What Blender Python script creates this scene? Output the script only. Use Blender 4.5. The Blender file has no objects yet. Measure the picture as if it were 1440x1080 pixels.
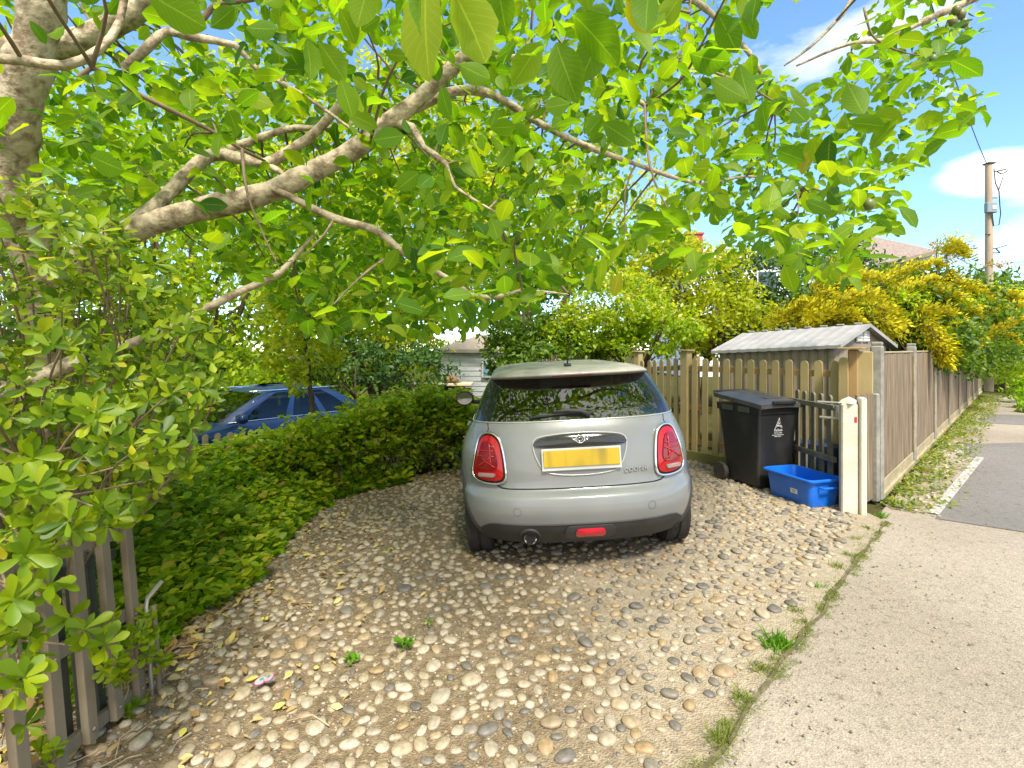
import bpy, bmesh, math, random
import numpy as np
from mathutils import Vector, Matrix, noise as mnoise
R = math.radians
random.seed(7); rng = np.random.default_rng(7)
scene = bpy.context.scene
COL = scene.collection

# ------------------------------------------------------------------ camera
EYE = 1.5
cam = bpy.data.cameras.new("camera"); co = bpy.data.objects.new("camera", cam); COL.objects.link(co)
cam.sensor_width = 36; cam.lens = 18.0
cam.shift_y = -50 / 1440
cam.clip_start = 0.05; cam.clip_end = 2000
co.location = (0, 0, EYE); co.rotation_euler = (R(90), 0, 0)
scene.camera = co

# ------------------------------------------------------------------ light
SUN_EL, SUN_AZ = 54.0, 166.0          # azimuth clockwise from +Y
scene.view_settings.view_transform = 'Standard'
scene.view_settings.look = 'None'
scene.view_settings.exposure = 1.52
scene.view_settings.gamma = 1.0
world = bpy.data.worlds.new("World"); scene.world = world; world.use_nodes = True
wn, wl = world.node_tree.nodes, world.node_tree.links
wn.clear()
def _n(nodes, t, **kw):
    n = nodes.new(t)
    for k, v in kw.items(): setattr(n, k, v)
    return n
sky = _n(wn, 'ShaderNodeTexSky', sky_type='NISHITA', sun_disc=False)
sky.sun_elevation = R(SUN_EL); sky.sun_rotation = R(SUN_AZ)
sky.air_density = 1.0; sky.dust_density = 0.0; sky.ozone_density = 3.5
wtc = _n(wn, 'ShaderNodeTexCoord')
wmap = _n(wn, 'ShaderNodeMapping'); wmap.inputs['Scale'].default_value = (1, 1, 2.2)
wl.new(wtc.outputs['Generated'], wmap.inputs[0])
wno = _n(wn, 'ShaderNodeTexNoise'); wno.inputs['Scale'].default_value = 3.4; wno.inputs['Detail'].default_value = 7
wno.inputs['Roughness'].default_value = 0.52
wl.new(wmap.outputs[0], wno.inputs['Vector'])
# cloud bank to the right, low in the sky
def wmath(op, a, b=None, c=None):
    n = _n(wn, 'ShaderNodeMath', operation=op)
    for i, v in enumerate((a, b, c)):
        if v is None: continue
        if isinstance(v, (int, float)): n.inputs[i].default_value = v
        else: wl.new(v, n.inputs[i])
    return n.outputs[0]
total = wmath('MULTIPLY', wno.outputs[0], 1.0)
# unseen cloud added overhead and behind the viewer to fill the shade
vb_ = _n(wn, 'ShaderNodeVectorMath', operation='DOT_PRODUCT'); vb_.inputs[1].default_value = Vector((-.1, -.75, .66)).normalized(); wl.new(wtc.outputs['Generated'], vb_.inputs[0])
total = wmath('MULTIPLY_ADD', wmath('POWER', wmath('MAXIMUM', vb_.outputs['Value'], 0.0), 1.3), .44, total)
for (px, py, amp, pw) in ((1350, 252, .17, 2200), (1410, 238, .21, 1800), (1460, 250, .14, 1500), (1240, 350, .12, 1200), (1440, 350, .10, 900), (1325, 125, .12, 4000), (1420, 150, -.16, 500), (1330, 310, -.06, 2500)):
    d = Vector(((px - 720) / 720, 1, (490 - py) / 720)).normalized()
    vm = _n(wn, 'ShaderNodeVectorMath', operation='DOT_PRODUCT'); vm.inputs[1].default_value = d
    nrm = _n(wn, 'ShaderNodeVectorMath', operation='NORMALIZE'); wl.new(wtc.outputs['Generated'], nrm.inputs[0])
    wl.new(nrm.outputs[0], vm.inputs[0])
    p = wmath('POWER', wmath('MAXIMUM', vm.outputs['Value'], 0.0), float(pw))
    total = wmath('MULTIPLY_ADD', p, amp, total)
cr = _n(wn, 'ShaderNodeValToRGB'); cr.color_ramp.elements[0].position = .61; cr.color_ramp.elements[1].position = .80
wl.new(total, cr.inputs[0])
bg1 = _n(wn, 'ShaderNodeBackground'); bg1.inputs[1].default_value = 0.12
bg2 = _n(wn, 'ShaderNodeBackground'); bg2.inputs[0].default_value = (0.93, 0.90, 0.85, 1); bg2.inputs[1].default_value = 0.70
tint = _n(wn, 'ShaderNodeMixRGB', blend_type='MULTIPLY'); tint.inputs[0].default_value = 1; tint.inputs[2].default_value = (.80, .93, 1.08, 1)
wl.new(sky.outputs[0], tint.inputs[1]); wl.new(tint.outputs[0], bg1.inputs[0])
mx = _n(wn, 'ShaderNodeMixShader'); wo = _n(wn, 'ShaderNodeOutputWorld')
wl.new(cr.outputs[0], mx.inputs[0]); wl.new(bg1.outputs[0], mx.inputs[1]); wl.new(bg2.outputs[0], mx.inputs[2])
wl.new(mx.outputs[0], wo.inputs[0])
sl = bpy.data.lights.new("sun", 'SUN'); sl.energy = 2.9; sl.angle = R(11); sl.color = (1.0, .935, .82)
so = bpy.data.objects.new("sun", sl); COL.objects.link(so)
sd = Vector((math.sin(R(SUN_AZ)) * math.cos(R(SUN_EL)), math.cos(R(SUN_AZ)) * math.cos(R(SUN_EL)), math.sin(R(SUN_EL))))
so.rotation_euler = (-sd).to_track_quat('-Z', 'Y').to_euler()
so.location = (3, -5, 9)
cy = scene.cycles
cy.max_bounces = 7; cy.diffuse_bounces = 4; cy.transmission_bounces = 4; cy.glossy_bounces = 3; cy.transparent_max_bounces = 6
cy.use_denoising = True
cy.caustics_reflective = False; cy.caustics_refractive = False
cy.sample_clamp_indirect = 6

# ------------------------------------------------------------------ tagging helpers
def tag(o, label=None, cat=None, group=None, kind=None):
    if label: o['label'] = label
    if cat: o['category'] = cat
    if group: o['group'] = group
    if kind: o['kind'] = kind
    return o
def empty(name, loc=(0, 0, 0), rz=0, rot=None):
    o = bpy.data.objects.new(name, None); COL.objects.link(o); o.location = loc
    o.rotation_euler = rot if rot else (0, 0, rz); o.empty_display_size = .1
    return o
def link(name, me, mats=None, parent=None, smooth=False):
    if mats is not None:
        for m in (mats if isinstance(mats, (list, tuple)) else [mats]): me.materials.append(m)
    if smooth: me.polygons.foreach_set('use_smooth', [True] * len(me.polygons))
    o = bpy.data.objects.new(name, me); COL.objects.link(o)
    if parent: o.parent = parent
    return o

# ------------------------------------------------------------------ materials
def newmat(name):
    m = bpy.data.materials.new(name); m.use_nodes = True
    nt = m.node_tree; b = nt.nodes['Principled BSDF']
    return m, nt, nt.nodes, nt.links, b
def ramp(nodes, stops):
    r = nodes.new('ShaderNodeValToRGB'); e = r.color_ramp.elements
    while len(e) > 1: e.remove(e[-1])
    e[0].position = stops[0][0]; e[0].color = (*stops[0][1], 1)
    for p, c in stops[1:]:
        x = e.new(p); x.color = (*c, 1)
    return r
def M(name, col, rough=.6, col2=None, scale=6, stretch=(1, 1, 1), bump=0, bscale=60, metal=0, coat=0, lo=.35, hi=.65, detail=6, spec=.5):
    m, nt, N, L, b = newmat(name)
    b.inputs['Roughness'].default_value = rough; b.inputs['Metallic'].default_value = metal
    b.inputs['Coat Weight'].default_value = coat; b.inputs['Coat Roughness'].default_value = .06
    b.inputs['Specular IOR Level'].default_value = spec
    b.inputs['Base Color'].default_value = (*col, 1)
    tc = N.new('ShaderNodeTexCoord'); mp = N.new('ShaderNodeMapping'); mp.inputs['Scale'].default_value = stretch
    L.new(tc.outputs['Object'], mp.inputs[0])
    if col2:
        n = N.new('ShaderNodeTexNoise'); n.inputs['Scale'].default_value = scale; n.inputs['Detail'].default_value = detail
        n.inputs['Roughness'].default_value = .6
        L.new(mp.outputs[0], n.inputs['Vector'])
        r = ramp(N, [(lo, col), (hi, col2)]); L.new(n.outputs[0], r.inputs[0]); L.new(r.outputs[0], b.inputs['Base Color'])
    if bump:
        n2 = N.new('ShaderNodeTexNoise'); n2.inputs['Scale'].default_value = bscale; n2.inputs['Detail'].default_value = 4
        L.new(mp.outputs[0], n2.inputs['Vector'])
        bp = N.new('ShaderNodeBump'); bp.inputs['Strength'].default_value = bump; bp.inputs['Distance'].default_value = .01
        L.new(n2.outputs[0], bp.inputs['Height']); L.new(bp.outputs[0], b.inputs['Normal'])
    return m
def leafmat(name, cols, trans=.45, tcol=None, rough=.38, veins=False, edge=None, spec=.35):
    """cols: ramp stops over the leaf's own random value"""
    m, nt, N, L, b = newmat(name)
    at = N.new('ShaderNodeAttribute'); at.attribute_name = 'luv'
    sp = N.new('ShaderNodeSeparateXYZ'); L.new(at.outputs['Vector'], sp.inputs[0])
    r = ramp(N, cols); L.new(sp.outputs[2], r.inputs[0])
    colour = r.outputs[0]
    def mth(op, a, bb=None):
        n = N.new('ShaderNodeMath'); n.operation = op
        for i, v in enumerate((a, bb)):
            if v is None: continue
            if isinstance(v, (int, float)): n.inputs[i].default_value = v
            else: L.new(v, n.inputs[i])
        return n.outputs[0]
    if veins:
        av = mth('ABSOLUTE', sp.outputs[1])
        mid = mth('LESS_THAN', av, .045)
        u2 = mth('SUBTRACT', sp.outputs[0], mth('MULTIPLY', av, .28))
        w = mth('FRACT', mth('MULTIPLY', u2, 9.0))
        side = mth('MULTIPLY', mth('LESS_THAN', w, .14), .32)
        f = mth('MAXIMUM', mid, side)
        mixn = N.new('ShaderNodeMixRGB'); L.new(f, mixn.inputs[0]); L.new(colour, mixn.inputs[1])
        hs = N.new('ShaderNodeMixRGB'); hs.blend_type = 'ADD'; hs.inputs[0].default_value = 1
        L.new(colour, hs.inputs[1]); hs.inputs[2].default_value = (.10, .11, .02, 1)
        L.new(hs.outputs[0], mixn.inputs[2]); colour = mixn.outputs[0]
        bp = N.new('ShaderNodeBump'); bp.inputs['Strength'].default_value = .35; bp.inputs['Distance'].default_value = .004
        L.new(f, bp.inputs['Height']); bp.invert = True; L.new(bp.outputs[0], b.inputs['Normal'])
    L.new(colour, b.inputs['Base Color'])
    b.inputs['Roughness'].default_value = rough; b.inputs['Specular IOR Level'].default_value = spec
    t = N.new('ShaderNodeBsdfTranslucent')
    g = N.new('ShaderNodeMixRGB'); g.blend_type = 'MULTIPLY'; g.inputs[0].default_value = 1
    L.new(colour, g.inputs[1]); g.inputs[2].default_value = (*(tcol or (2.4, 2.2, .7)), 1)
    L.new(g.outputs[0], t.inputs[0])
    mxs = N.new('ShaderNodeMixShader'); mxs.inputs[0].default_value = trans
    L.new(b.outputs[0], mxs.inputs[1]); L.new(t.outputs[0], mxs.inputs[2])
    L.new(mxs.outputs[0], N['Material Output'].inputs[0])
    return m

# ------------------------------------------------------------------ ground height
def sst(a, b, x):
    t = np.clip((x - a) / (b - a), 0, 1); return t * t * (3 - 2 * t)
def gz(x, y):
    x = np.asarray(x, float); y = np.asarray(y, float)
    z = -.05 * np.clip(1.5 - x, 0, 4.2) * (1 - sst(14, 30, y) * .5)
    z = z - .15 * np.clip(-x - 1.6, 0, 7) * sst(4.5, 8.5, y)
    z = z - .5 * sst(9, 20, y) * sst(3.5, -1, x)
    return z
def G(x, y): return float(gz(x, y))
def at(px, py, Y): return Vector(((px - 720) / 720 * Y, Y, EYE + (490 - py) / 720 * Y))

# ------------------------------------------------------------------ mesh helpers
class MB:
    def __init__(s): s.v = []; s.f = []; s.mi = []; s.cur = 0
    def add(s, vs, fs):
        b = len(s.v); s.v += [tuple(v) for v in vs]
        for f in fs: s.f.append([b + i for i in f]); s.mi.append(s.cur)
    def box(s, cx, cy, cz, sx, sy, sz, rot=None, taper=1.0, ch=0.0):
        """chamfered box centred at c"""
        sx, sy, sz = sx / 2, sy / 2, sz / 2
        c = min(ch, sx * .45, sy * .45, sz * .45)
        if c <= 0:
            vs = [(x * sx * (taper if z > 0 else 1), y * sy * (taper if z > 0 else 1), z * sz) for z in (-1, 1) for y in (-1, 1) for x in (-1, 1)]
            fs = [(0, 2, 3, 1), (4, 5, 7, 6), (0, 1, 5, 4), (2, 6, 7, 3), (0, 4, 6, 2), (1, 3, 7, 5)]
        else:
            vs = []; fs = []
            for (zz, ins) in ((-sz, c), (-sz + c, 0), (sz - c, 0), (sz, c)):
                t = taper if zz > 0 else 1
                X, Y = sx * t - ins, sy * t - ins
                for (x, y) in ((-X + c, -Y), (X - c, -Y), (X, -Y + c), (X, Y - c), (X - c, Y), (-X + c, Y), (-X, Y - c), (-X, -Y + c)):
                    vs.append((x, y, zz))
            for k in range(3):
                for i in range(8):
                    j = (i + 1) % 8
                    fs.append((k * 8 + i, k * 8 + j, k * 8 + 8 + j, k * 8 + 8 + i))
            fs.append(tuple(range(7, -1, -1))); fs.append(tuple(range(24, 32)))
        if rot is not None: vs = [rot @ Vector(v) for v in vs]
        s.add([(v[0] + cx, v[1] + cy, v[2] + cz) for v in vs], fs)
    def tube(s, pts, rad, n=8, cap=True, closed=False):
        pts = [Vector(p) for p in pts]; m = len(pts)
        if not hasattr(rad, '__len__'): rad = [rad] * m
        up = None; base = len(s.v); vs = []
        for i, p in enumerate(pts):
            if closed: t = pts[(i + 1) % m] - pts[i - 1]
            else: t = pts[min(i + 1, m - 1)] - pts[max(i - 1, 0)]
            if t.length < 1e-9: t = Vector((0, 0, 1))
            t.normalize()
            if up is None:
                up = Vector((0, 0, 1)) if abs(t.z) < .9 else Vector((1, 0, 0))
            a = t.cross(up)
            if a.length < 1e-6: a = t.cross(Vector((1, 0, 0)))
            a.normalize(); b = a.cross(t).normalized(); up = b
            for k in range(n):
                an = 2 * math.pi * k / n
                vs.append(p + (a * math.cos(an) + b * math.sin(an)) * rad[i])
        fs = []
        for i in range(m if closed else m - 1):
            for k in range(n):
                i2 = (i + 1) % m; k2 = (k + 1) % n
                fs.append((i * n + k, i * n + k2, i2 * n + k2, i2 * n + k))
        if cap and not closed:
            fs.append(tuple(range(n - 1, -1, -1))); fs.append(tuple(range((m - 1) * n, m * n)))
        s.add(vs, fs)
    def lathe(s, prof, c=(0, 0, 0), axis='z', n=32):
        vs = []; m = len(prof)
        for (r, h) in prof:
            for k in range(n):
                a = 2 * math.pi * k / n
                p = (r * math.cos(a), r * math.sin(a), h)
                if axis == 'x': p = (h, r * math.cos(a), r * math.sin(a))
                if axis == 'y': p = (r * math.cos(a), h, r * math.sin(a))
                vs.append((p[0] + c[0], p[1] + c[1], p[2] + c[2]))
        fs = []
        for i in range(m - 1):
            for k in range(n): fs.append((i * n + k, i * n + (k + 1) % n, (i + 1) * n + (k + 1) % n, (i + 1) * n + k))
        fs.append(tuple(range(n))); fs.append(tuple(range((m - 1) * n, m * n)))
        s.add(vs, fs)
    def grid(s, P, flip=False):
        """P: list of rows of points"""
        r, c = len(P), len(P[0]); vs = [p for row in P for p in row]
        fs = []
        for i in range(r - 1):
            for j in range(c - 1):
                f = (i * c + j, i * c + j + 1, (i + 1) * c + j + 1, (i + 1) * c + j)
                fs.append(f[::-1] if flip else f)
        s.add(vs, fs)
    def mesh(s, name, fixn=True):
        me = bpy.data.meshes.new(name); me.from_pydata(s.v, [], s.f)
        if any(s.mi): me.polygons.foreach_set('material_index', s.mi)
        if fixn:
            bm = bmesh.new(); bm.from_mesh(me); bmesh.ops.recalc_face_normals(bm, faces=bm.faces); bm.to_mesh(me); bm.free()
        me.update(); return me
    def build(s, name, mats, parent=None, smooth=False, loc=None, rot=None, fixn=True, ang=None):
        me = s.mesh(name, fixn)
        o = link(name, me, mats, parent, smooth)
        if ang is not None:
            me.polygons.foreach_set('use_smooth', [True] * len(me.polygons))
            me.set_sharp_from_angle(angle=R(ang))
        if loc is not None: o.location = loc
        if rot is not None: o.rotation_euler = rot
        return o
def rough(pts, amp, step=.12, seed=0):
    """resample a polyline (Catmull-Rom) and give it a wander; pts are (Vector, radius)"""
    P = [Vector(p[0]) for p in pts]; r = [p[1] for p in pts]; out = []; ro = []
    for i in range(len(P) - 1):
        p0 = P[max(i - 1, 0)]; p1 = P[i]; p2 = P[i + 1]; p3 = P[min(i + 2, len(P) - 1)]
        k = max(2, int((p2 - p1).length / step))
        for j in range(k + (i == len(P) - 2)):
            t = j / k
            q = .5 * ((2 * p1) + (-p0 + p2) * t + (2 * p0 - 5 * p1 + 4 * p2 - p3) * t * t + (-p0 + 3 * p1 - 3 * p2 + p3) * t ** 3)
            nv = mnoise.noise_vector(q * 3.1 + Vector((seed, 0, 0)))
            out.append(q + nv * amp); ro.append(max(.0015, (r[i] * (1 - t) + r[i + 1] * t) * (1 + .26 * mnoise.noise(q * 13 + Vector((0, seed, 0))))))
    return out, ro

# ---- leaf scattering
def leaf_t(kind):
    if kind == 'tiny':
        v = np.array([(0, 0, 0), (.5, .27, .05), (1, 0, -.05), (.45, -.27, .05)], float)
        uv = np.array([(0, 0), (.5, 1), (1, 0), (.5, -1)], float)
        f = np.array([(0, 3, 2, 1)]); return v, uv, f
    if kind == 'needle':
        v = np.array([(0, 0, 0), (.5, .10, .03), (1, 0, -.05), (.45, -.10, .03)], float)
        uv = np.array([(0, 0), (.5, 1), (1, 0), (.5, -1)], float)
        f = np.array([(0, 3, 2, 1)]); return v, uv, f
    if kind == 'blade':
        us = [0, .35, .7, 1]; ws = [.03, .035, .025, .004]; droop = .0
    elif kind == 'small': us = [0, .4, .8, 1]; ws = [.03, .27, .17, .02]; droop = .12
    elif kind == 'spat':  us = [0, .2, .5, .75, .92, 1]; ws = [.02, .06, .15, .20, .13, .02]; droop = .10
    else: us = [0, .08, .25, .45, .65, .82, .94, 1]; ws = [.015, .10, .235, .30, .29, .20, .09, .01]; droop = .16
    v = []; uv = []
    for u, w in zip(us, ws):
        zc = -droop * u * u + .06 * u
        v += [(u, w, zc + w * .28), (u, 0, zc), (u, -w, zc + w * .28)]; uv += [(u, 1), (u, 0), (u, -1)]
    f = []
    for i in range(len(us) - 1):
        a = i * 3; f += [(a, a + 1, a + 4, a + 3), (a + 1, a + 2, a + 5, a + 4)]
    v = np.array(v, float)
    if kind == 'big': v[:, 2] += .022 * np.sin(v[:, 0] * 15 + np.sign(v[:, 1]) * 1.1) * (np.abs(v[:, 1]) > .02)
    return v, np.array(uv, float), np.array(f)
def nrmz(a): return a / np.maximum(np.linalg.norm(a, axis=1, keepdims=True), 1e-9)
def scatter(name, kind, pos, d, n, size, mat, parent=None, rnd=None, smooth=None, wid=None):
    v, uv, f = leaf_t(kind); N = len(pos); k = len(v)
    d = nrmz(d); y = nrmz(np.cross(n, d)); z = np.cross(d, y)
    size = np.broadcast_to(size, (N,)); wd = np.ones(N) if wid is None else wid
    curl = rng.uniform(.3, 1.7, N)
    P = pos[:, None, :] + size[:, None, None] * (v[None, :, 0, None] * d[:, None, :] + v[None, :, 1, None] * wd[:, None, None] * y[:, None, :] + v[None, :, 2, None] * curl[:, None, None] * z[:, None, :])
    P = P.reshape(-1, 3)
    F = (f[None] + (np.arange(N) * k)[:, None, None]).reshape(-1, 4)
    me = bpy.data.meshes.new(name)
    me.vertices.add(len(P)); me.vertices.foreach_set('co', P.astype(np.float32).ravel())
    me.loops.add(F.size); me.loops.foreach_set('vertex_index', F.astype(np.int32).ravel())
    me.polygons.add(len(F)); me.polygons.foreach_set('loop_start', np.arange(0, F.size, 4, dtype=np.int32))
    if smooth is None: smooth = kind in ('big', 'spat', 'small')
    if smooth: me.polygons.foreach_set('use_smooth', np.ones(len(F), bool))
    a = me.attributes.new('luv', 'FLOAT_VECTOR', 'POINT')
    rr = rng.random(N) if rnd is None else rnd
    A = np.zeros((N, k, 3), np.float32); A[:, :, :2] = uv[None]; A[:, :, 2] = rr[:, None]
    a.data.foreach_set('vector', A.ravel())
    me.update(); me.validate()
    return link(name, me, mat, parent)
def rdir(n, up=0.0):
    a = rng.normal(size=(n, 3)); a = nrmz(a); a[:, 2] += up; return nrmz(a)
def fbm(P, s, seed=0.0):
    return np.array([mnoise.fractal(Vector(p) * s + Vector((seed, seed * .7, 0)), 1.0, 2.0, 3) for p in P])

# ================================================================== GROUND
def sheet(name, xs, ys, dz, mat, inside=None, kind='structure', amp=0.0, fr=2.0):
    P = []
    for y in ys: P.append([(x, y, G(x, y) + dz + (amp * mnoise.noise(Vector((x * fr, y * fr, .3))) if amp else 0)) for x in xs])
    m = MB(); m.grid(P); me = m.mesh(name)
    if inside:
        bm = bmesh.new(); bm.from_mesh(me)
        bmesh.ops.delete(bm, geom=[f for f in bm.faces if not inside(f.calc_center_median())], context='FACES')
        bm.to_mesh(me); bm.free()
    o = link(name, me, mat, None, True); tag(o, kind=kind); return o
def polysheet(name, poly, dz, mat, kind='structure', res=.25, wob=0.0, thick=0.0):
    """flat-ish polygon draped on the ground; edge points get a little wander"""
    pts = []
    n = len(poly)
    for i in range(n):
        a = Vector(poly[i]); b = Vector(poly[(i + 1) % n]); k = max(1, int((b - a).length / res))
        for j in range(k):
            p = a.lerp(b, j / k)
            if wob: p = p + Vector((mnoise.noise(Vector((p.x * 4, p.y * 4, 1))), mnoise.noise(Vector((p.x * 4, p.y * 4, 7))))) * wob + Vector((mnoise.noise(Vector((p.x * 15, p.y * 15, 1))), mnoise.noise(Vector((p.x * 15, p.y * 15, 7))))) * wob * .4
            pts.append(p)
    bm = bmesh.new()
    vs = [bm.verts.new((p.x, p.y, 0)) for p in pts]
    f = bm.faces.new(vs)
    bmesh.ops.triangulate(bm, faces=[f])
    if res < 1:
        for _ in range(9):
            le = [e for e in bm.edges if e.calc_length() > res * 2.2]
            if not le: break
            bmesh.ops.subdivide_edges(bm, edges=le, cuts=1)
            bmesh.ops.triangulate(bm, faces=bm.faces)
    for v in bm.verts: v.co.z = G(v.co.x, v.co.y) + dz
    if thick:
        r = bmesh.ops.extrude_face_region(bm, geom=list(bm.faces))
        for v in [g for g in r['geom'] if isinstance(g, bmesh.types.BMVert)]: v.co.z -= thick
    bmesh.ops.recalc_face_normals(bm, faces=bm.faces)
    me = bpy.data.meshes.new(name); bm.to_mesh(me); bm.free()
    o = link(name, me, mat); tag(o, kind=kind); return o

E0 = Vector((.68, 1.846)); ED = Vector((.70, .714)).normalized(); EN = Vector((ED.y, -ED.x))   # driveway edge line; EN points to the lane
def edge_s(x, y): return (Vector((x, y)) - E0).dot(EN)      # >0 lane side
def edge_t(x, y): return (Vector((x, y)) - E0).dot(ED)

m_soil = M('soil_green', (.075, .06, .03), 1.0, (.05, .065, .02), 3, bump=.6, bscale=40, spec=0)
def axis(a, b, fine0, fine1, f, c):
    out = []; x = a
    while x < b:
        out.append(x)
        d = 0 if fine0 <= x <= fine1 else min(abs(x - fine0), abs(x - fine1))
        x += f + c * d
    out.append(b); return out
xs = axis(-400, 400, -7, 8, .35, .25); ys = axis(-60, 600, -2, 14, .35, .25)
sheet('ground', xs, ys, -.03, m_soil)

# cement bed of the driveway
def cementmat():
    m, nt, N, L, b = newmat('driveway_cement')
    tc = N.new('ShaderNodeTexCoord')
    n1 = N.new('ShaderNodeTexNoise'); n1.inputs['Scale'].default_value = 1.1; n1.inputs['Detail'].default_value = 5
    n2 = N.new('ShaderNodeTexNoise'); n2.inputs['Scale'].default_value = 28; n2.inputs['Detail'].default_value = 8; n2.inputs['Roughness'].default_value = .7
    n3 = N.new('ShaderNodeTexVoronoi'); n3.inputs['Scale'].default_value = 110
    for n in (n1, n2, n3): L.new(tc.outputs['Object'], n.inputs['Vector'])
    # soil towards the left, cement towards the lane
    gx = N.new('ShaderNodeSeparateXYZ'); L.new(tc.outputs['Object'], gx.inputs[0])
    ma = N.new('ShaderNodeMath'); ma.operation = 'MULTIPLY_ADD'; L.new(gx.outputs[0], ma.inputs[0]); ma.inputs[1].default_value = -.33; ma.inputs[2].default_value = .20
    mb = N.new('ShaderNodeMath'); mb.operation = 'ADD'; L.new(ma.outputs[0], mb.inputs[0]); L.new(n1.outputs[0], mb.inputs[1])
    r0 = ramp(N, [(.42, (0, 0, 0)), (.66, (1, 1, 1))]); L.new(mb.outputs[0], r0.inputs[0])
    rc = ramp(N, [(.3, (.215, .168, .112)), (.5, (.305, .25, .172)), (.7, (.40, .34, .25))]); L.new(n2.outputs[0], rc.inputs[0])
    rs = ramp(N, [(.32, (.085, .06, .03)), (.5, (.18, .132, .075)), (.68, (.29, .225, .14))]); L.new(n2.outputs[0], rs.inputs[0])
    mx = N.new('ShaderNodeMixRGB'); L.new(r0.outputs[0], mx.inputs[0]); L.new(rc.outputs[0], mx.inputs[1]); L.new(rs.outputs[0], mx.inputs[2])
    L.new(mx.outputs[0], b.inputs['Base Color']); b.inputs['Roughness'].default_value = .9
    bp = N.new('ShaderNodeBump'); bp.inputs['Strength'].default_value = .8; bp.inputs['Distance'].default_value = .008
    ad = N.new('ShaderNodeMath'); ad.operation = 'ADD'; L.new(n2.outputs[0], ad.inputs[0]); L.new(n3.outputs[0], ad.inputs[1])
    L.new(ad.outputs[0], bp.inputs['Height']); L.new(bp.outputs[0], b.inputs['Normal'])
    return m
m_cement = cementmat()
def e_pt(t, s=0.0):
    p = E0 + ED * t + EN * s; return (p.x, p.y)
drive_poly = [e_pt(-3.6), e_pt(3.62), (3.22, 4.62), (2.30, 7.10), (1.3, 9.6), (-1.0, 9.6), (-.8, 6.9), (-2.3, 5.7), (-2.6, 3.3), (-2.6, -1.0)]
polysheet('driveway', drive_poly, .012, m_cement, res=.16, wob=.035, thick=.05)

# lane, verge and patches
def roadmat(name, c1, c2, c3, sc=70, spots=0):
    m, nt, N, L, b = newmat(name)
    tc = N.new('ShaderNodeTexCoord')
    n1 = N.new('ShaderNodeTexNoise'); n1.inputs['Scale'].default_value = .55; n1.inputs['Detail'].default_value = 6
    n2 = N.new('ShaderNodeTexNoise'); n2.inputs['Scale'].default_value = sc; n2.inputs['Detail'].default_value = 8; n2.inputs['Roughness'].default_value = .75
    v = N.new('ShaderNodeTexVoronoi'); v.inputs['Scale'].default_value = sc * 2.2
    for n in (n1, n2, v): L.new(tc.outputs['Object'], n.inputs['Vector'])
    r1 = ramp(N, [(.36, c1), (.62, c2)]); L.new(n1.outputs[0], r1.inputs[0])
    r2 = ramp(N, [(.30, tuple(x * .42 for x in c3)), (.47, (1, 1, 1)), (.62, (1, 1, 1)), (.75, (1.0, 1.0, 1.0))]); L.new(n2.outputs[0], r2.inputs[0])
    mx = N.new('ShaderNodeMixRGB'); mx.blend_type = 'MULTIPLY'; mx.inputs[0].default_value = 1
    L.new(r1.outputs[0], mx.inputs[1]); L.new(r2.outputs[0], mx.inputs[2])
    r3 = ramp(N, [(.0, (.72, .72, .72)), (1, (1.28, 1.27, 1.25))]); L.new(v.outputs['Color'], r3.inputs[0])
    mx2 = N.new('ShaderNodeMixRGB'); mx2.blend_type = 'MULTIPLY'; mx2.inputs[0].default_value = .8
    L.new(mx.outputs[0], mx2.inputs[1]); L.new(r3.outputs[0], mx2.inputs[2])
    n4 = N.new('ShaderNodeTexNoise'); n4.inputs['Scale'].default_value = 16; n4.inputs['Detail'].default_value = 9; n4.inputs['Roughness'].default_value = .8; L.new(tc.outputs['Object'], n4.inputs['Vector'])
    r4 = ramp(N, [(.36, (.45, .42, .38)), (.44, (.93, .93, .93)), (.58, (1, 1, 1)), (.68, (1.16, 1.14, 1.1))]); L.new(n4.outputs[0], r4.inputs[0])
    mx4 = N.new('ShaderNodeMixRGB'); mx4.blend_type = 'MULTIPLY'; mx4.inputs[0].default_value = .9; L.new(mx2.outputs[0], mx4.inputs[1]); L.new(r4.outputs[0], mx4.inputs[2]); mx2 = mx4
    L.new(mx2.outputs[0], b.inputs['Base Color']); b.inputs['Roughness'].default_value = .88
    bp = N.new('ShaderNodeBump'); bp.inputs['Strength'].default_value = .55; bp.inputs['Distance'].default_value = .006
    ad = N.new('ShaderNodeMath'); ad.operation = 'ADD'; L.new(n2.outputs[0], ad.inputs[0]); L.new(v.outputs['Distance'], ad.inputs[1])
    L.new(ad.outputs[0], bp.inputs['Height']); L.new(bp.outputs[0], b.inputs['Normal'])
    return m
m_lane = roadmat('lane_surface', (.265, .225, .172), (.345, .30, .238), (.9, .85, .8), 55)
m_patch = roadmat('asphalt_patch', (.155, .145, .13), (.20, .188, .172), (.7, .7, .7), 90)
A = Vector((3.63, 5.09)); FD = Vector((10.97, 11.0)).normalized(); FN = Vector((FD.y, -FD.x))
def f_pt(t, s=0.0): p = A + FD * t + FN * s; return (p.x, p.y)
lane_poly = [e_pt(-6, -.02), e_pt(3.70, -.02), f_pt(-.4, .1), f_pt(16.0, .15), f_pt(16.2, 1.0), f_pt(60, 1.5), f_pt(60, 7), f_pt(0, 5.4), e_pt(-6, 6)]
polysheet('lane', lane_poly, .002, m_lane, res=.5, wob=.03)
polysheet('asphalt_patch', [(3.72, 4.50), (3.83, 4.60), (6.38, 6.92), (6.25, 7.22), (7.1, 8.0), (8.3, 8.15), (9.3, 5.9), (5.6, 3.1)], .007, m_patch, res=.3, wob=.012)
polysheet('asphalt_patch', [(9.45, 10.3), (10.6, 11.7), (13.5, 11.2), (12.0, 8.9)], .007, m_patch, res=.3, wob=.012)
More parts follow.
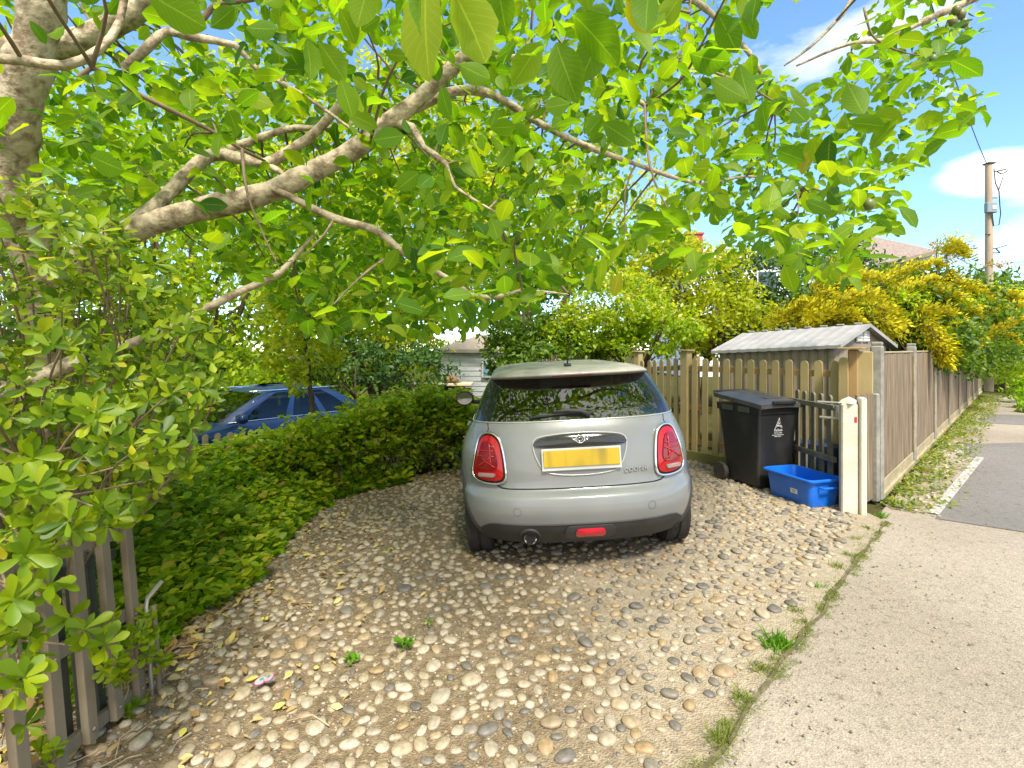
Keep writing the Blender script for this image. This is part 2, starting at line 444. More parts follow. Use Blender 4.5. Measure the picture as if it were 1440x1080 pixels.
m_line = M('line_paint', (.42, .40, .37), .8, (.27, .25, .22), 22, lo=.42, hi=.6)
def strip(name, pts, w, dz, mat):
    L_, R_ = [], []
    for i, p in enumerate(pts):
        a = Vector(pts[max(i - 1, 0)]); b = Vector(pts[min(i + 1, len(pts) - 1)]); t = (b - a).normalized(); n = Vector((-t.y, t.x))
        q = Vector(p); l = q + n * w / 2; r = q - n * w / 2
        L_.append((l.x, l.y, G(l.x, l.y) + dz)); R_.append((r.x, r.y, G(r.x, r.y) + dz))
    m = MB(); m.grid([L_, R_]); return m.build(name, mat)
def lerp_pts(a, b, n): return [tuple(Vector(a).lerp(Vector(b), i / n)) for i in range(n + 1)]
tag(strip('white_line', lerp_pts((3.80, 4.62), (6.42, 7.02), 16), .085, .011, m_line), kind='structure')
tag(strip('white_line', lerp_pts((6.27, 7.16), (6.98, 7.98), 6), .08, .011, m_line), kind='structure')
tag(strip('white_line', lerp_pts((9.5, 10.4), (10.6, 11.7), 6), .08, .011, m_line), kind='structure')

# ================================================================== COBBLES
def inpoly(x, y, poly):
    c = False; j = len(poly) - 1
    for i in range(len(poly)):
        xi, yi = poly[i]; xj, yj = poly[j]
        if (yi > y) != (yj > y) and x < (xj - xi) * (y - yi) / (yj - yi) + xi: c = not c
        j = i
    return c
STOPS = [(0.0, (.10, .092, .078)), (.12, (.145, .13, .108)), (.24, (.20, .175, .135)), (.36, (.27, .19, .095)), (.48, (.29, .225, .14)), (.6, (.33, .27, .18)), (.74, (.28, .24, .18)), (.88, (.385, .335, .25)), (1, (.22, .16, .10))]
def stonemat(name, obj_random):
    m, nt, N, L, b = newmat(name)
    r = ramp(N, STOPS)
    if obj_random:
        oi = N.new('ShaderNodeObjectInfo'); L.new(oi.outputs['Color'], r.inputs[0])
    else:
        at = N.new('ShaderNodeAttribute'); at.attribute_name = 'luv'; sp = N.new('ShaderNodeSeparateXYZ'); L.new(at.outputs['Vector'], sp.inputs[0]); L.new(sp.outputs[2], r.inputs[0])
    tc = N.new('ShaderNodeTexCoord'); n1 = N.new('ShaderNodeTexNoise'); n1.inputs['Scale'].default_value = 1.6 if obj_random else 30; n1.inputs['Detail'].default_value = 8; n1.inputs['Roughness'].default_value = .7
    L.new(tc.outputs['Object'], n1.inputs['Vector'])
    rr = ramp(N, [(.32, (.62, .58, .5)), (.5, (1, 1, 1)), (.68, (1.25, 1.25, 1.22))]); L.new(n1.outputs[0], rr.inputs[0])
    mx = N.new('ShaderNodeMixRGB'); mx.blend_type = 'MULTIPLY'; mx.inputs[0].default_value = .85; L.new(r.outputs[0], mx.inputs[1]); L.new(rr.outputs[0], mx.inputs[2])
    L.new(mx.outputs[0], b.inputs['Base Color']); b.inputs['Roughness'].default_value = .55
    bp = N.new('ShaderNodeBump'); bp.inputs['Strength'].default_value = .25; bp.inputs['Distance'].default_value = .004; L.new(n1.outputs[0], bp.inputs['Height']); L.new(bp.outputs[0], b.inputs['Normal'])
    return m
m_stone = stonemat('cobble_stone', False); m_stone1 = stonemat('single_cobble_stone', True)
def stone_template(seed, sub=2):
    bm = bmesh.new(); bmesh.ops.create_icosphere(bm, subdivisions=sub, radius=1)
    for v in bm.verts:
        d = v.co.normalized(); k = 1 + .22 * mnoise.noise(d * 1.1 + Vector((seed * 3.1, 0, 0))) + .07 * mnoise.noise(d * 2.6 + Vector((0, seed, 0)))
        v.co = d * k
        v.co.x = math.copysign(abs(v.co.x) ** .9, v.co.x)
    V = np.array([v.co[:] for v in bm.verts]); F = np.array([[v.index for v in f.verts] for f in bm.faces]); bm.free()
    return V, F
S2 = [stone_template(i, 2) for i in range(12)]
S1 = [(V, F) for (V, F) in (stone_template(i + 20, 2) for i in range(6))]
stones = []
cell = {}
def ok_place(x, y, r):
    ci, cj = int(x / .12), int(y / .12)
    for i in range(ci - 2, ci + 3):
        for j in range(cj - 2, cj + 3):
            for (a, b_, q) in cell.get((i, j), ()):
                if (a - x) ** 2 + (b_ - y) ** 2 < ((r + q) * .93) ** 2: return False
    return True
tries = 0
while tries < 90000 and len(stones) < 5600:
    tries += 1
    x = random.uniform(-2.5, 3.3); y = random.uniform(-.6, 8.6)
    if not inpoly(x, y, drive_poly): continue
    s = -edge_s(x, y)
    if edge_t(x, y) < 3.7 and s < .13 + .07 * mnoise.noise(Vector((x * 1.5, y * 1.5, 0))): continue
    den = mnoise.noise(Vector((x * .8, y * .8, 4)))
    if x < .2 and random.random() < .35 * sst(0, .5, den): continue
    r = random.choice((.021, .024, .027, .030, .034, .040)) * random.uniform(.85, 1.12)
    if tries > 22000: r = random.uniform(.014, .024)
    if tries > 60000: r = random.uniform(.009, .016)
    if tries > 60000 and x > .1: continue
    if x > .3 and random.random() < .45: r *= .85
    if not ok_place(x, y, r): continue
    cell.setdefault((int(x / .12), int(y / .12)), []).append((x, y, r))
    tone = random.random()
    if x < .4 and random.random() < .5: tone = random.uniform(.55, .95)
    elif x > .1 and random.random() < .75: tone = random.choice((random.uniform(0, .26), random.uniform(.26, .55), random.uniform(.66, .78)))
    stones.append((x, y, r, random.uniform(0, 6.28), random.uniform(.58, .92), tone, random.uniform(.22, .5) + (.10 if x > .2 else .0)))
def visible_size(s):
    x, y, r = s[:3]
    if y < .3: return 0
    px = 720 + 720 * x / y; py = 490 + 720 * (EYE - G(x, y)) / y
    if not (0 < px < 1440 and py < 1085): return 0
    if px < 215 and py < 900: return 0
    return r / y
stones.sort(key=lambda s: -visible_size(s))
def stone_meshes(V, F, name, mat):
    me = bpy.data.meshes.new(name); me.from_pydata([tuple(v) for v in V], [], [tuple(f) for f in F]); me.materials.append(mat)
    me.polygons.foreach_set('use_smooth', [True] * len(me.polygons)); return me
pm = [stone_meshes(V, F, 'cobble', m_stone1) for (V, F) in S2]
def tone_word(t):
    if t < .17: return 'dark slate grey'
    if t < .30: return 'mid grey'
    if t < .54: return 'sandy tan'
    if t < .68: return 'buff'
    if t < .80: return 'warm grey'
    if t < .94: return 'pale cream'
    return 'brown'
for i, (x, y, r, a, asp, tone, emb) in enumerate(stones[:300]):
    o = bpy.data.objects.new('cobble', pm[i % 12]); COL.objects.link(o)
    h = r * .50
    o.location = (x, y, G(x, y) + .012 + h * (emb * 1.0 - .25)); o.scale = (r * 1.12, r * 1.12 * asp, h); o.rotation_euler = (random.uniform(-.2, .2), random.uniform(-.2, .2), a)
    o.color = (tone, tone, tone, 1)
    side = ('at the far left' if x < -1.0 else 'left of centre' if x < -.3 else 'right of centre' if x < .4 else 'near the lane edge') + (' by the bottom edge' if y < 2.15 else ' in the near foreground' if y < 2.6 else ' partway to the car' if y < 3.2 else ' close to the car')
    shp = 'round' if asp > .86 else 'oval' if asp > .73 else 'elongated'
    sz = 'large' if r > .035 else ('small' if r < .026 else 'medium')
    tag(o, '%s %s %s cobble %s' % (sz, shp, tone_word(tone), side), 'cobble', 'rounded cobbles set in the driveway')
# the remaining thousands
def stone_field(name, lst, temps, mat, flat=.50, lift=.3):
    VV = []; FF = []; AT = []; off = 0
    for i, (x, y, r, a, asp, tone, emb) in enumerate(lst):
        V, F = temps[i % len(temps)]
        c, s = math.cos(a), math.sin(a); h = r * flat
        vx = V[:, 0] * r * 1.12; vy = V[:, 1] * r * 1.12 * asp; vz = V[:, 2] * h
        P = np.stack([vx * c - vy * s + x, vx * s + vy * c + y, vz + G(x, y) + .012 + h * (emb * 1.0 - .25)], 1)
        VV.append(P); FF.append(F + off); off += len(V); A_ = np.zeros((len(V), 3), np.float32); A_[:, 2] = tone; AT.append(A_)
    P = np.concatenate(VV); F = np.concatenate(FF); A_ = np.concatenate(AT)
    me = bpy.data.meshes.new(name); me.vertices.add(len(P)); me.vertices.foreach_set('co', P.astype(np.float32).ravel())
    me.loops.add(F.size); me.loops.foreach_set('vertex_index', F.astype(np.int32).ravel())
    me.polygons.add(len(F)); me.polygons.foreach_set('loop_start', np.arange(0, F.size, 3, dtype=np.int32))
    me.polygons.foreach_set('use_smooth', np.ones(len(F), bool))
    at_ = me.attributes.new('luv', 'FLOAT_VECTOR', 'POINT'); at_.data.foreach_set('vector', A_.ravel()); me.update()
    return link(name, me, mat)
tag(stone_field('cobbles', stones[300:], S1, m_stone), 'the many further rounded cobbles set in the cement of the driveway', 'cobbles', kind='stuff')
# grit and small gravel between them, mostly on the soil side
S0 = [stone_template(i + 50, 1) for i in range(5)]
grit = []
while len(grit) < 12000:
    x = random.uniform(-2.3, 3.0); y = .9 + 6 * random.random() ** 1.7
    if not inpoly(x, y, drive_poly): continue
    if random.random() < (x + 1.2) / 2.6: continue
    grit.append((x, y, random.choice((.004, .005, .006, .008, .011)), random.uniform(0, 6), random.uniform(.5, 1), random.random(), .4))
for _ in range(1100):
    t = random.uniform(-2.4, 9); sd_ = .02 + abs(random.gauss(0, .35))
    x, y = e_pt(t, sd_) if t < 3.6 else f_pt(t - 3.9, sd_ + .15)
    grit.append((x, y, random.choice((.003, .004, .005, .007)), random.uniform(0, 6), random.uniform(.5, 1), random.random(), -.4))
tag(stone_field('gravel', grit, S0, m_stone), 'loose grit and fine gravel scattered between the driveway cobbles', 'gravel', kind='stuff')
# dry leaves and twigs
m_litter = leafmat('dry_leaf', [(0, (.20, .11, .04)), (.35, (.36, .24, .10)), (.65, (.50, .38, .18)), (.9, (.55, .45, .12)), (1, (.6, .55, .1))], trans=.15, rough=.7)
def drop(n, fn, sz, name, label, cat, kind='small', mat=None, flat=.35, lift=.02, stuff=True):
    P = []
    while len(P) < n:
        q = fn()
        if q: P.append((q[0], q[1], G(*q) + lift + random.uniform(0, .02)))
    P = np.array(P); d = rng.normal(size=(n, 3)); d[:, 2] *= flat * .6; nn = rng.normal(size=(n, 3)) * flat; nn[:, 2] += 1
    o = scatter(name, kind, P, d, nn, rng.uniform(sz[0], sz[1], n), mat or m_litter)
    if stuff: tag(o, label, cat, kind='stuff')
    return o
def lf():
    x = random.uniform(-2.5, -.2); y = .9 + 4.6 * random.random() ** 1.3
    return (x, y) if random.random() < math.exp(-((x + 2.0) / .8) ** 2) and inpoly(x, y, drive_poly) else None
drop(1300, lf, (.02, .065), 'leaf_litter', 'dry brown and straw coloured fallen leaves along the left driveway edge', 'leaf litter')
def lf2():
    x = random.uniform(-2.4, 2.6); y = .9 + 5 * random.random()
    return (x, y) if inpoly(x, y, drive_poly) and edge_s(x, y) < -.1 else None
drop(520, lf2, (.010, .03), 'leaf_fragment', 'tiny dry leaf fragments strewn across the cobbles', 'leaf fragments', 'needle')
def lf3():
    x = random.uniform(-2.9, -1.75); y = random.uniform(1.2, 3.4); return (x, y)
drop(900, lf3, (.04, .10), 'leaf_litter', 'brown fallen leaves lying on the soil behind the left gate', 'leaf litter')
m_twig = M('dry_twig', (.34, .24, .13), .85, (.50, .39, .24), 20)
tm = MB()
for i in range(260):
    q = lf() or lf3(); 
    a = random.uniform(0, 6.28); l = random.uniform(.04, .20) * random.choice((.5, 1, 1)); z = G(*q) + .03
    p0 = Vector((q[0], q[1], z)); p1 = p0 + Vector((math.cos(a) * l * .5, math.sin(a) * l * .5, random.uniform(0, .02))); p2 = p0 + Vector((math.cos(a + .3) * l, math.sin(a + .3) * l, 0))
    tm.tube([p0, p1, p2], [.0028, .002, .0012], 5)
tag(tm.build('dry_twigs', m_twig), 'thin dry twigs and stalks lying in the leaf litter', 'twigs', kind='stuff')

# ================================================================== FENCES
m_pale = M('pale_timber', (.40, .30, .14), .75, (.29, .235, .095), 5, (1, 1, .25), bump=.25, bscale=40, lo=.3, hi=.7)
m_palerail = M('rail_timber', (.34, .19, .065), .75, (.30, .215, .10), 4, (1, 1, 1), bump=.2)
m_mossy = M('mossy_timber', (.20, .17, .065), .85, (.14, .14, .035), 6, bump=.3)
def featherm():
    m, nt, N, L, b = newmat('weathered_boards')
    tc = N.new('ShaderNodeTexCoord'); mp = N.new('ShaderNodeMapping'); mp.inputs['Scale'].default_value = (14, 14, .9); L.new(tc.outputs['Object'], mp.inputs[0])
    n = N.new('ShaderNodeTexNoise'); n.inputs['Scale'].default_value = 2.2; n.inputs['Detail'].default_value = 7; L.new(mp.outputs[0], n.inputs['Vector'])
    r = ramp(N, [(.28, (.065, .042, .021)), (.45, (.135, .095, .054)), (.6, (.20, .148, .09)), (.75, (.31, .255, .175))]); L.new(n.outputs[0], r.inputs[0])
    L.new(r.outputs[0], b.inputs['Base Color']); b.inputs['Roughness'].default_value = .85
    bp = N.new('ShaderNodeBump'); bp.inputs['Strength'].default_value = .4; bp.inputs['Distance'].default_value = .01; L.new(n.outputs[0], bp.inputs['Height']); L.new(bp.outputs[0], b.inputs['Normal'])
    return m
m_feather = featherm()
m_conc = M('concrete_post', (.17, .165, .14), .85, (.28, .27, .235), 9, bump=.35, bscale=90)
m_gravelb = M('gravel_board', (.25, .20, .11), .8, (.36, .30, .18), 3, (1, 1, 3), bump=.25)
m_dark = M('grey_green_timber', (.115, .105, .07), .7, (.18, .165, .115), 7, (1, 1, .4), bump=.25)
m_white = M('white_painted_concrete', (.56, .52, .44), .7, (.42, .38, .30), 5, bump=.25, lo=.45, hi=.75)

def frame(d2):      # rotation whose local x runs along d2
    return Matrix.Rotation(math.atan2(d2.y, d2.x), 3, 'Z')
RF = frame(FD)
tall = empty('board_fence', (A.x, A.y, 0)); tag(tall, 'tall weathered brown featheredge board fence with grey concrete posts along the lane', 'fence')
def wbox(parent, name, c, size, rotm, mat, ch=.004, taper=1.0, xtra=None):
    m = MB(); m.box(0, 0, 0, *size, ch=ch, taper=taper)
    if xtra: xtra(m)
    o = m.build(name, mat, parent)
    o.matrix_basis = Matrix.Translation(Vector(c) - (parent.location if parent else Vector())) @ rotm.to_4x4()
    return o
SP = 2.2; NB = 8
for i in range(NB):
    p = Vector(f_pt(SP * i)); h = 1.53 if i > 0 else 1.53
    m = MB(); m.box(0, 0, h / 2, .10, .105, h, ch=.014)
    m.box(0, 0, h + .018, .085, .09, .035, ch=.017)
    o = m.build('post', m_conc, tall); o.matrix_basis = Matrix.Translation((p.x - A.x, p.y - A.y, 0)) @ RF.to_4x4()
    if i < NB - 1 or True:
        L0 = .055; L1 = SP - .055
        gb = MB(); gb.box((L0 + L1) / 2, -.005, .085, L1 - L0, .045, .17, ch=.006); gb.box((L0 + L1) / 2, -.035, .03, L1 - L0, .03, .06, ch=.006)
        o = gb.build('gravel_board', m_gravelb, tall); o.matrix_basis = Matrix.Translation((p.x - A.x, p.y - A.y, 0)) @ RF.to_4x4()
        pb = MB(); x = L0 + .01; k = 0
        while x < L1 - .06:
            w = .105 + random.uniform(-.008, .006); t = random.uniform(-.006, .006)
            ztop = 1.44 + random.uniform(-.006, .006)
            vs = [(x, -.012 - .004, .175), (x + w, -.012 - .014, .175), (x + w, .012 - .016 + t * .2, .175), (x, .012, .175),
                  (x, -.016, ztop), (x + w, -.026, ztop), (x + w, -.004, ztop), (x, .012, ztop)]
            pb.add(vs, [(0, 1, 2, 3), (4, 7, 6, 5), (0, 4, 5, 1), (1, 5, 6, 2), (2, 6, 7, 3), (3, 7, 4, 0)])
            x += w - .012; k += 1
        pb.box((L0 + L1) / 2, .045, .45, L1 - L0, .05, .07); pb.box((L0 + L1) / 2, .045, 1.15, L1 - L0, .05, .07)
        o = pb.build('board_panel', m_feather, tall); o.matrix_basis = Matrix.Translation((p.x - A.x, p.y - A.y, 0)) @ RF.to_4x4()
        cp = MB(); cp.box((L0 + L1) / 2, -.004, 1.458, L1 - L0, .05, .02, ch=.004); cp.box((L0) + .012, -.036, .80, .022, .018, 1.24, ch=.003); cp.box(L1 - .012, -.036, .80, .022, .018, 1.24, ch=.003)
        o = cp.build('capping_rail', m_gravelb, tall); o.matrix_basis = Matrix.Translation((p.x - A.x, p.y - A.y, 0)) @ RF.to_4x4()
# short low board panel from the white post to the first tall post
WP = Vector((3.10, 4.66))
low = empty('low_board_panel', (WP.x, WP.y, 0)); tag(low, 'short low brown board fence panel between the white post and the tall fence', 'fence panel')
dl = (A - WP); Ll = dl.length; RL = frame(dl.normalized()); M4 = RL.to_4x4()
pb = MB(); x = .09
while x < Ll - .14:
    zt = 1.06 + random.uniform(-.006, .006)
    pb.box(x + .045, random.uniform(-.003, .003), zt / 2 + .02, .086, .02, zt - .03, ch=.003); x += .092
o = pb.build('boards', m_feather, low); o.matrix_basis = M4
cp = MB(); cp.box(Ll / 2, .03, .3, Ll - .2, .03, .07); cp.box(Ll / 2, .03, .85, Ll - .2, .03, .07)
o = cp.build('rail', m_palerail, low); o.matrix_basis = M4
cp = MB(); cp.box(Ll - .10, -.01, .53, .07, .07, 1.06, ch=.012)
o = cp.build('post', m_conc, low); o.matrix_basis = M4
# white concrete gate posts: broad slab with a narrower upright beside it
wp = empty('white_post', (WP.x, WP.y, 0)); tag(wp, 'white painted gatepost with pointed top and red spot beside the blue box', 'gatepost')
RW = frame(Vector((.93, -.36)).normalized()); 
m = MB(); m.box(-.03, 0, .50, .135, .11, 1.0, ch=.012); m.lathe([(.085, 1.0), (.06, 1.03), (.003, 1.06)], (-.03, 0, 0), n=4)
o = m.build('post_slab', m_white, wp); o.matrix_basis = RW.to_4x4()
m = MB(); m.box(.066, -.02, .525, .055, .12, 1.07, ch=.012); o = m.build('upright', m_white, wp); o.matrix_basis = RW.to_4x4()
m = MB(); m.box(.012, -.0575, .86, .018, .006, .05, ch=.002); o = m.build('reflector', M('red_spot', (.5, .03, .02), .4), wp); o.matrix_basis = RW.to_4x4()

# picket fence at the back: two runs meeting at the taller post
C = Vector((2.37, 6.97)); D0 = Vector((3.56, 5.20)); Eb = C + Vector((-.39, .92)).normalized() * 3.7
pf = empty('picket_fence', (C.x, C.y, 0)); tag(pf, 'pale timber picket fence with rounded tops behind the grey car and bin', 'fence')
def picket_mesh(w, h, t, name, mat, parent, M4, roundtop=True):
    m = MB(); prof = [(-w / 2, 0), (w / 2, 0), (w / 2, h - w / 2)]
    for k in range(1, 8): a = math.pi * k / 8; prof.append((w / 2 * math.cos(a), h - w / 2 + w / 2 * math.sin(a)))
    prof.append((-w / 2, h - w / 2)); n = len(prof)
    vs = [(p[0], -t / 2, p[1]) for p in prof] + [(p[0], t / 2, p[1]) for p in prof]
    fs = [tuple(range(n)), tuple(range(2 * n - 1, n - 1, -1))] + [(i, (i + 1) % n, n + (i + 1) % n, n + i) for i in range(n)]
    m.add(vs, fs); o = m.build(name, mat, parent); o.matrix_basis = M4; return o
def run(a, b, parent, sp, w, h0, h1, zb0, zb1, matp, matr, off=.03, t=.02, rails=(.28, .78), jit=.006, off_rail=0.0, rz=.07):
    d = (b - a); L = d.length; u = d.normalized(); nrm = Vector((u.y, -u.x)); 
    if nrm.y > 0: nrm = -nrm                      # towards the viewer
    n = int(L / sp); Rm = frame(u)
    for i in range(1, n):
        s = i * sp; f = s / L; p = a + u * s + nrm * off; zb = zb0 + (zb1 - zb0) * f; h = h0 + (h1 - h0) * f
        M4 = Matrix.Translation((p.x - parent.location.x, p.y - parent.location.y, zb + .03)) @ Rm.to_4x4() @ Matrix.Rotation(random.uniform(-.012, .012), 4, 'Y')
        picket_mesh(w * random.uniform(.96, 1.04), h - .03 + random.uniform(-jit, jit), t, 'picket', matp, parent, M4)
    for rh in rails:
        z0 = zb0 + rh * h0; z1 = zb1 + rh * h1
        m = MB(); q0 = a + u * .03 + nrm * off_rail; q1 = b - u * .03 + nrm * off_rail
        P = [Vector((q.x - parent.location.x, q.y - parent.location.y, 0)) for q in (q0, q1)]
        hw = rz / 2
        vs = []
        for q, z in zip(P, (z0, z1)):
            for (s, zz) in ((-.018, -hw), (.018, -hw), (.018, hw), (-.018, hw)): vs.append((q.x + nrm.x * s, q.y + nrm.y * s, z + zz))
        m.add(vs, [(0, 1, 2, 3), (7, 6, 5, 4), (0, 4, 5, 1), (1, 5, 6, 2), (2, 6, 7, 3), (3, 7, 4, 0)])
        m.build('rail', matr, parent)
    return u, nrm
zb0 = G(C.x, C.y) - .02; zD = -.02; zE = G(Eb.x, Eb.y) - .08
run(C, D0, pf, .158, .078, 1.37 - zb0, 1.39, zb0, zD, m_pale, m_palerail, off=.035, rails=(.20, .52, .90))
run(C, Eb, pf, .150, .075, 1.38 - zb0, 1.10 - zE, zb0, zE, m_pale, m_palerail, off=.035, rails=(.20, .52, .90))
def fpost(p, z0, h, parent, w=.10, cap=True, name='post'):
    m = MB(); m.box(0, 0, h / 2, w, w, h, ch=.008)
    o = m.build(name, m_pale, parent); o.matrix_basis = Matrix.Translation((p.x - parent.location.x, p.y - parent.location.y, z0)) @ frame((D0 - C).normalized()).to_4x4()
    if cap:
        c = MB(); c.box(0, 0, h + .012, w * 1.45, w * 1.45, .024, ch=.006); c2 = c.build('post_cap', m_pale, o)
fpost(C, zb0, 1.46 - zb0, pf, .115); 
m = MB(); m.box(0, 0, .7, .06, .06, 1.40, ch=.006); o = m.build('post', m_palerail, pf); o.matrix_basis = Matrix.Translation((.10, -.13, 0)) @ frame((D0 - C).normalized()).to_4x4()
c2 = C + Vector((-.39, .92)).normalized() * 1.05; fpost(c2, G(c2.x, c2.y), 1.44 - G(c2.x, c2.y), pf, .10)
c3 = C + Vector((-.39, .92)).normalized() * 2.9; fpost(c3, G(c3.x, c3.y), 1.34 - G(c3.x, c3.y), pf, .10)
# corner post where the picket fence meets the tall one
m = MB(); m.box(0, 0, .745, .075, .09, 1.49, ch=.01); o = m.build('corner_post', m_palerail, pf); o.matrix_basis = Matrix.Translation((3.47 - C.x, 5.20 - C.y, 0)) @ RF.to_4x4()
m = MB(); m.box(0, 0, .735, .05, .13, 1.47, ch=.008); o = m.build('corner_post', m_pale, pf); o.matrix_basis = Matrix.Translation((3.545 - C.x, 5.13 - C.y, 0)) @ RF.to_4x4()
picket_mesh(.085, 1.39, .02, 'picket', m_pale, pf, Matrix.Translation((3.38 - C.x, 5.22 - C.y, .02)) @ frame((D0 - C).normalized()).to_4x4())
m = MB(); m.box(0, 0, 1.502, .19, .22, .02, ch=.004); o2 = m.build('post_cap', m_palerail, pf); o2.matrix_basis = Matrix.Translation((3.44 - C.x, 5.18 - C.y, 0)) @ RF.to_4x4()
# mossy kick board
def board(a, b, z0, z1, h, parent, mat, name, off=.06, t=.04):
    u = (b - a).normalized(); nrm = Vector((u.y, -u.x)); 
    if nrm.y > 0: nrm = -nrm
    m = MB(); vs = []
    for q, z in ((a, z0), (b, z1)):
        for (s, zz) in ((off - t / 2, 0), (off + t / 2, 0), (off + t / 2, h), (off - t / 2, h)): vs.append((q.x + nrm.x * s - parent.location.x, q.y + nrm.y * s - parent.location.y, z + zz))
    m.add(vs, [(0, 1, 2, 3), (7, 6, 5, 4), (0, 4, 5, 1), (1, 5, 6, 2), (2, 6, 7, 3), (3, 7, 4, 0)]); return m.build(name, mat, parent)
board(C + Vector((-.05, .0)), D0, zb0 - .06, -.06, .22, pf, m_mossy, 'kick_board')
board(C, Eb, zb0 - .06, zE - .06, .22, pf, m_mossy, 'kick_board')
# bent metal hoop showing above the fence
m = MB(); hp = []
for k in range(13):
    a = math.pi * k / 12; hp.append(Vector((1.06 - .10 * math.cos(a) * 1, 8.9, 1.19 + .10 * math.sin(a))))
hp.append(Vector((1.18, 8.9, .2)))
m.tube(hp, .014, 8); hoop = m.build('metal_hoop', M('galvanised', (.45, .46, .45), .4, metal=.7), None, ang=40); tag(hoop, 'thin bent grey metal hoop sticking up behind the picket fence above the car roof', 'metal hoop')

# low dark picket gate behind the bin, hung from the white post
q0 = Vector((3.07, 4.84)); q1 = Vector((3.09, 5.76))
lg = empty('low_picket_gate', (q0.x, q0.y, 0)); tag(lg, 'low grey green picket gate standing open behind the bin and blue box', 'gate')
run(q0, q1, lg, .15, .066, 1.02, 1.05, .03, 0, m_dark, m_dark, off=.03, rails=(.40, .885), rz=.05)
m = MB(); m.tube([(.0, -.05, .93), (.0, -.05, .99), (-.10, .04, .99), (-.14, .07, .99)], .011, 8); m.box(.0, 0, .90, .03, .03, .12, ch=.004)
m.build('latch', M('latch_metal', (.5, .48, .44), .35, metal=.8), lg, ang=40)
m = MB(); m.tube([(.02, -.02, .84), (-.10, .10, .84)], .012, 8); m.build('hinge', M('hinge_metal', (.45, .43, .38), .4, metal=.8), lg, ang=40)

# ================================================================== CARS
def pchip(xk, yk, x):
    xk = np.array(xk, float); yk = np.array(yk, float); h = np.diff(xk); d = np.diff(yk) / h
    m = np.zeros(len(xk)); m[0] = d[0]; m[-1] = d[-1]
    for i in range(1, len(xk) - 1):
        m[i] = 0 if d[i - 1] * d[i] <= 0 else 2 * d[i - 1] * d[i] / (d[i - 1] + d[i])
    x = np.atleast_1d(x); i = np.clip(np.searchsorted(xk, x) - 1, 0, len(h) - 1)
    t = (x - xk[i]) / h[i]
    return ((2*t**3-3*t**2+1)*yk[i] + (t**3-2*t**2+t)*h[i]*m[i] + (-2*t**3+3*t**2)*yk[i+1] + (t**3-t**2)*h[i]*m[i+1])
def split_loose(o):
    me = o.data; par = list(range(len(me.vertices)))
    def find(a):
        while par[a] != a: par[a] = par[par[a]]; a = par[a]
        return a
    for e in me.edges:
        a, b = find(e.vertices[0]), find(e.vertices[1])
        if a != b: par[a] = b
    gr = {}
    for p in me.polygons: gr.setdefault(find(p.vertices[0]), []).append(tuple(p.vertices))
    if len(gr) < 2: return
    co_ = [tuple(v.co) for v in me.vertices]; first = True; sm = me.polygons[0].use_smooth; mats = list(me.materials)
    for fs in gr.values():
        us = sorted({v for f in fs for v in f}); mp = {v: q for q, v in enumerate(us)}
        nm = bpy.data.meshes.new(me.name); nm.from_pydata([co_[v] for v in us], [], [tuple(mp[v] for v in f) for f in fs])
        nm.polygons.foreach_set('use_smooth', [sm] * len(fs))
        for m_ in mats: nm.materials.append(m_)
        if first: o.data = nm; first = False
        else:
            c = o.copy(); c.data = nm; COL.objects.link(c)
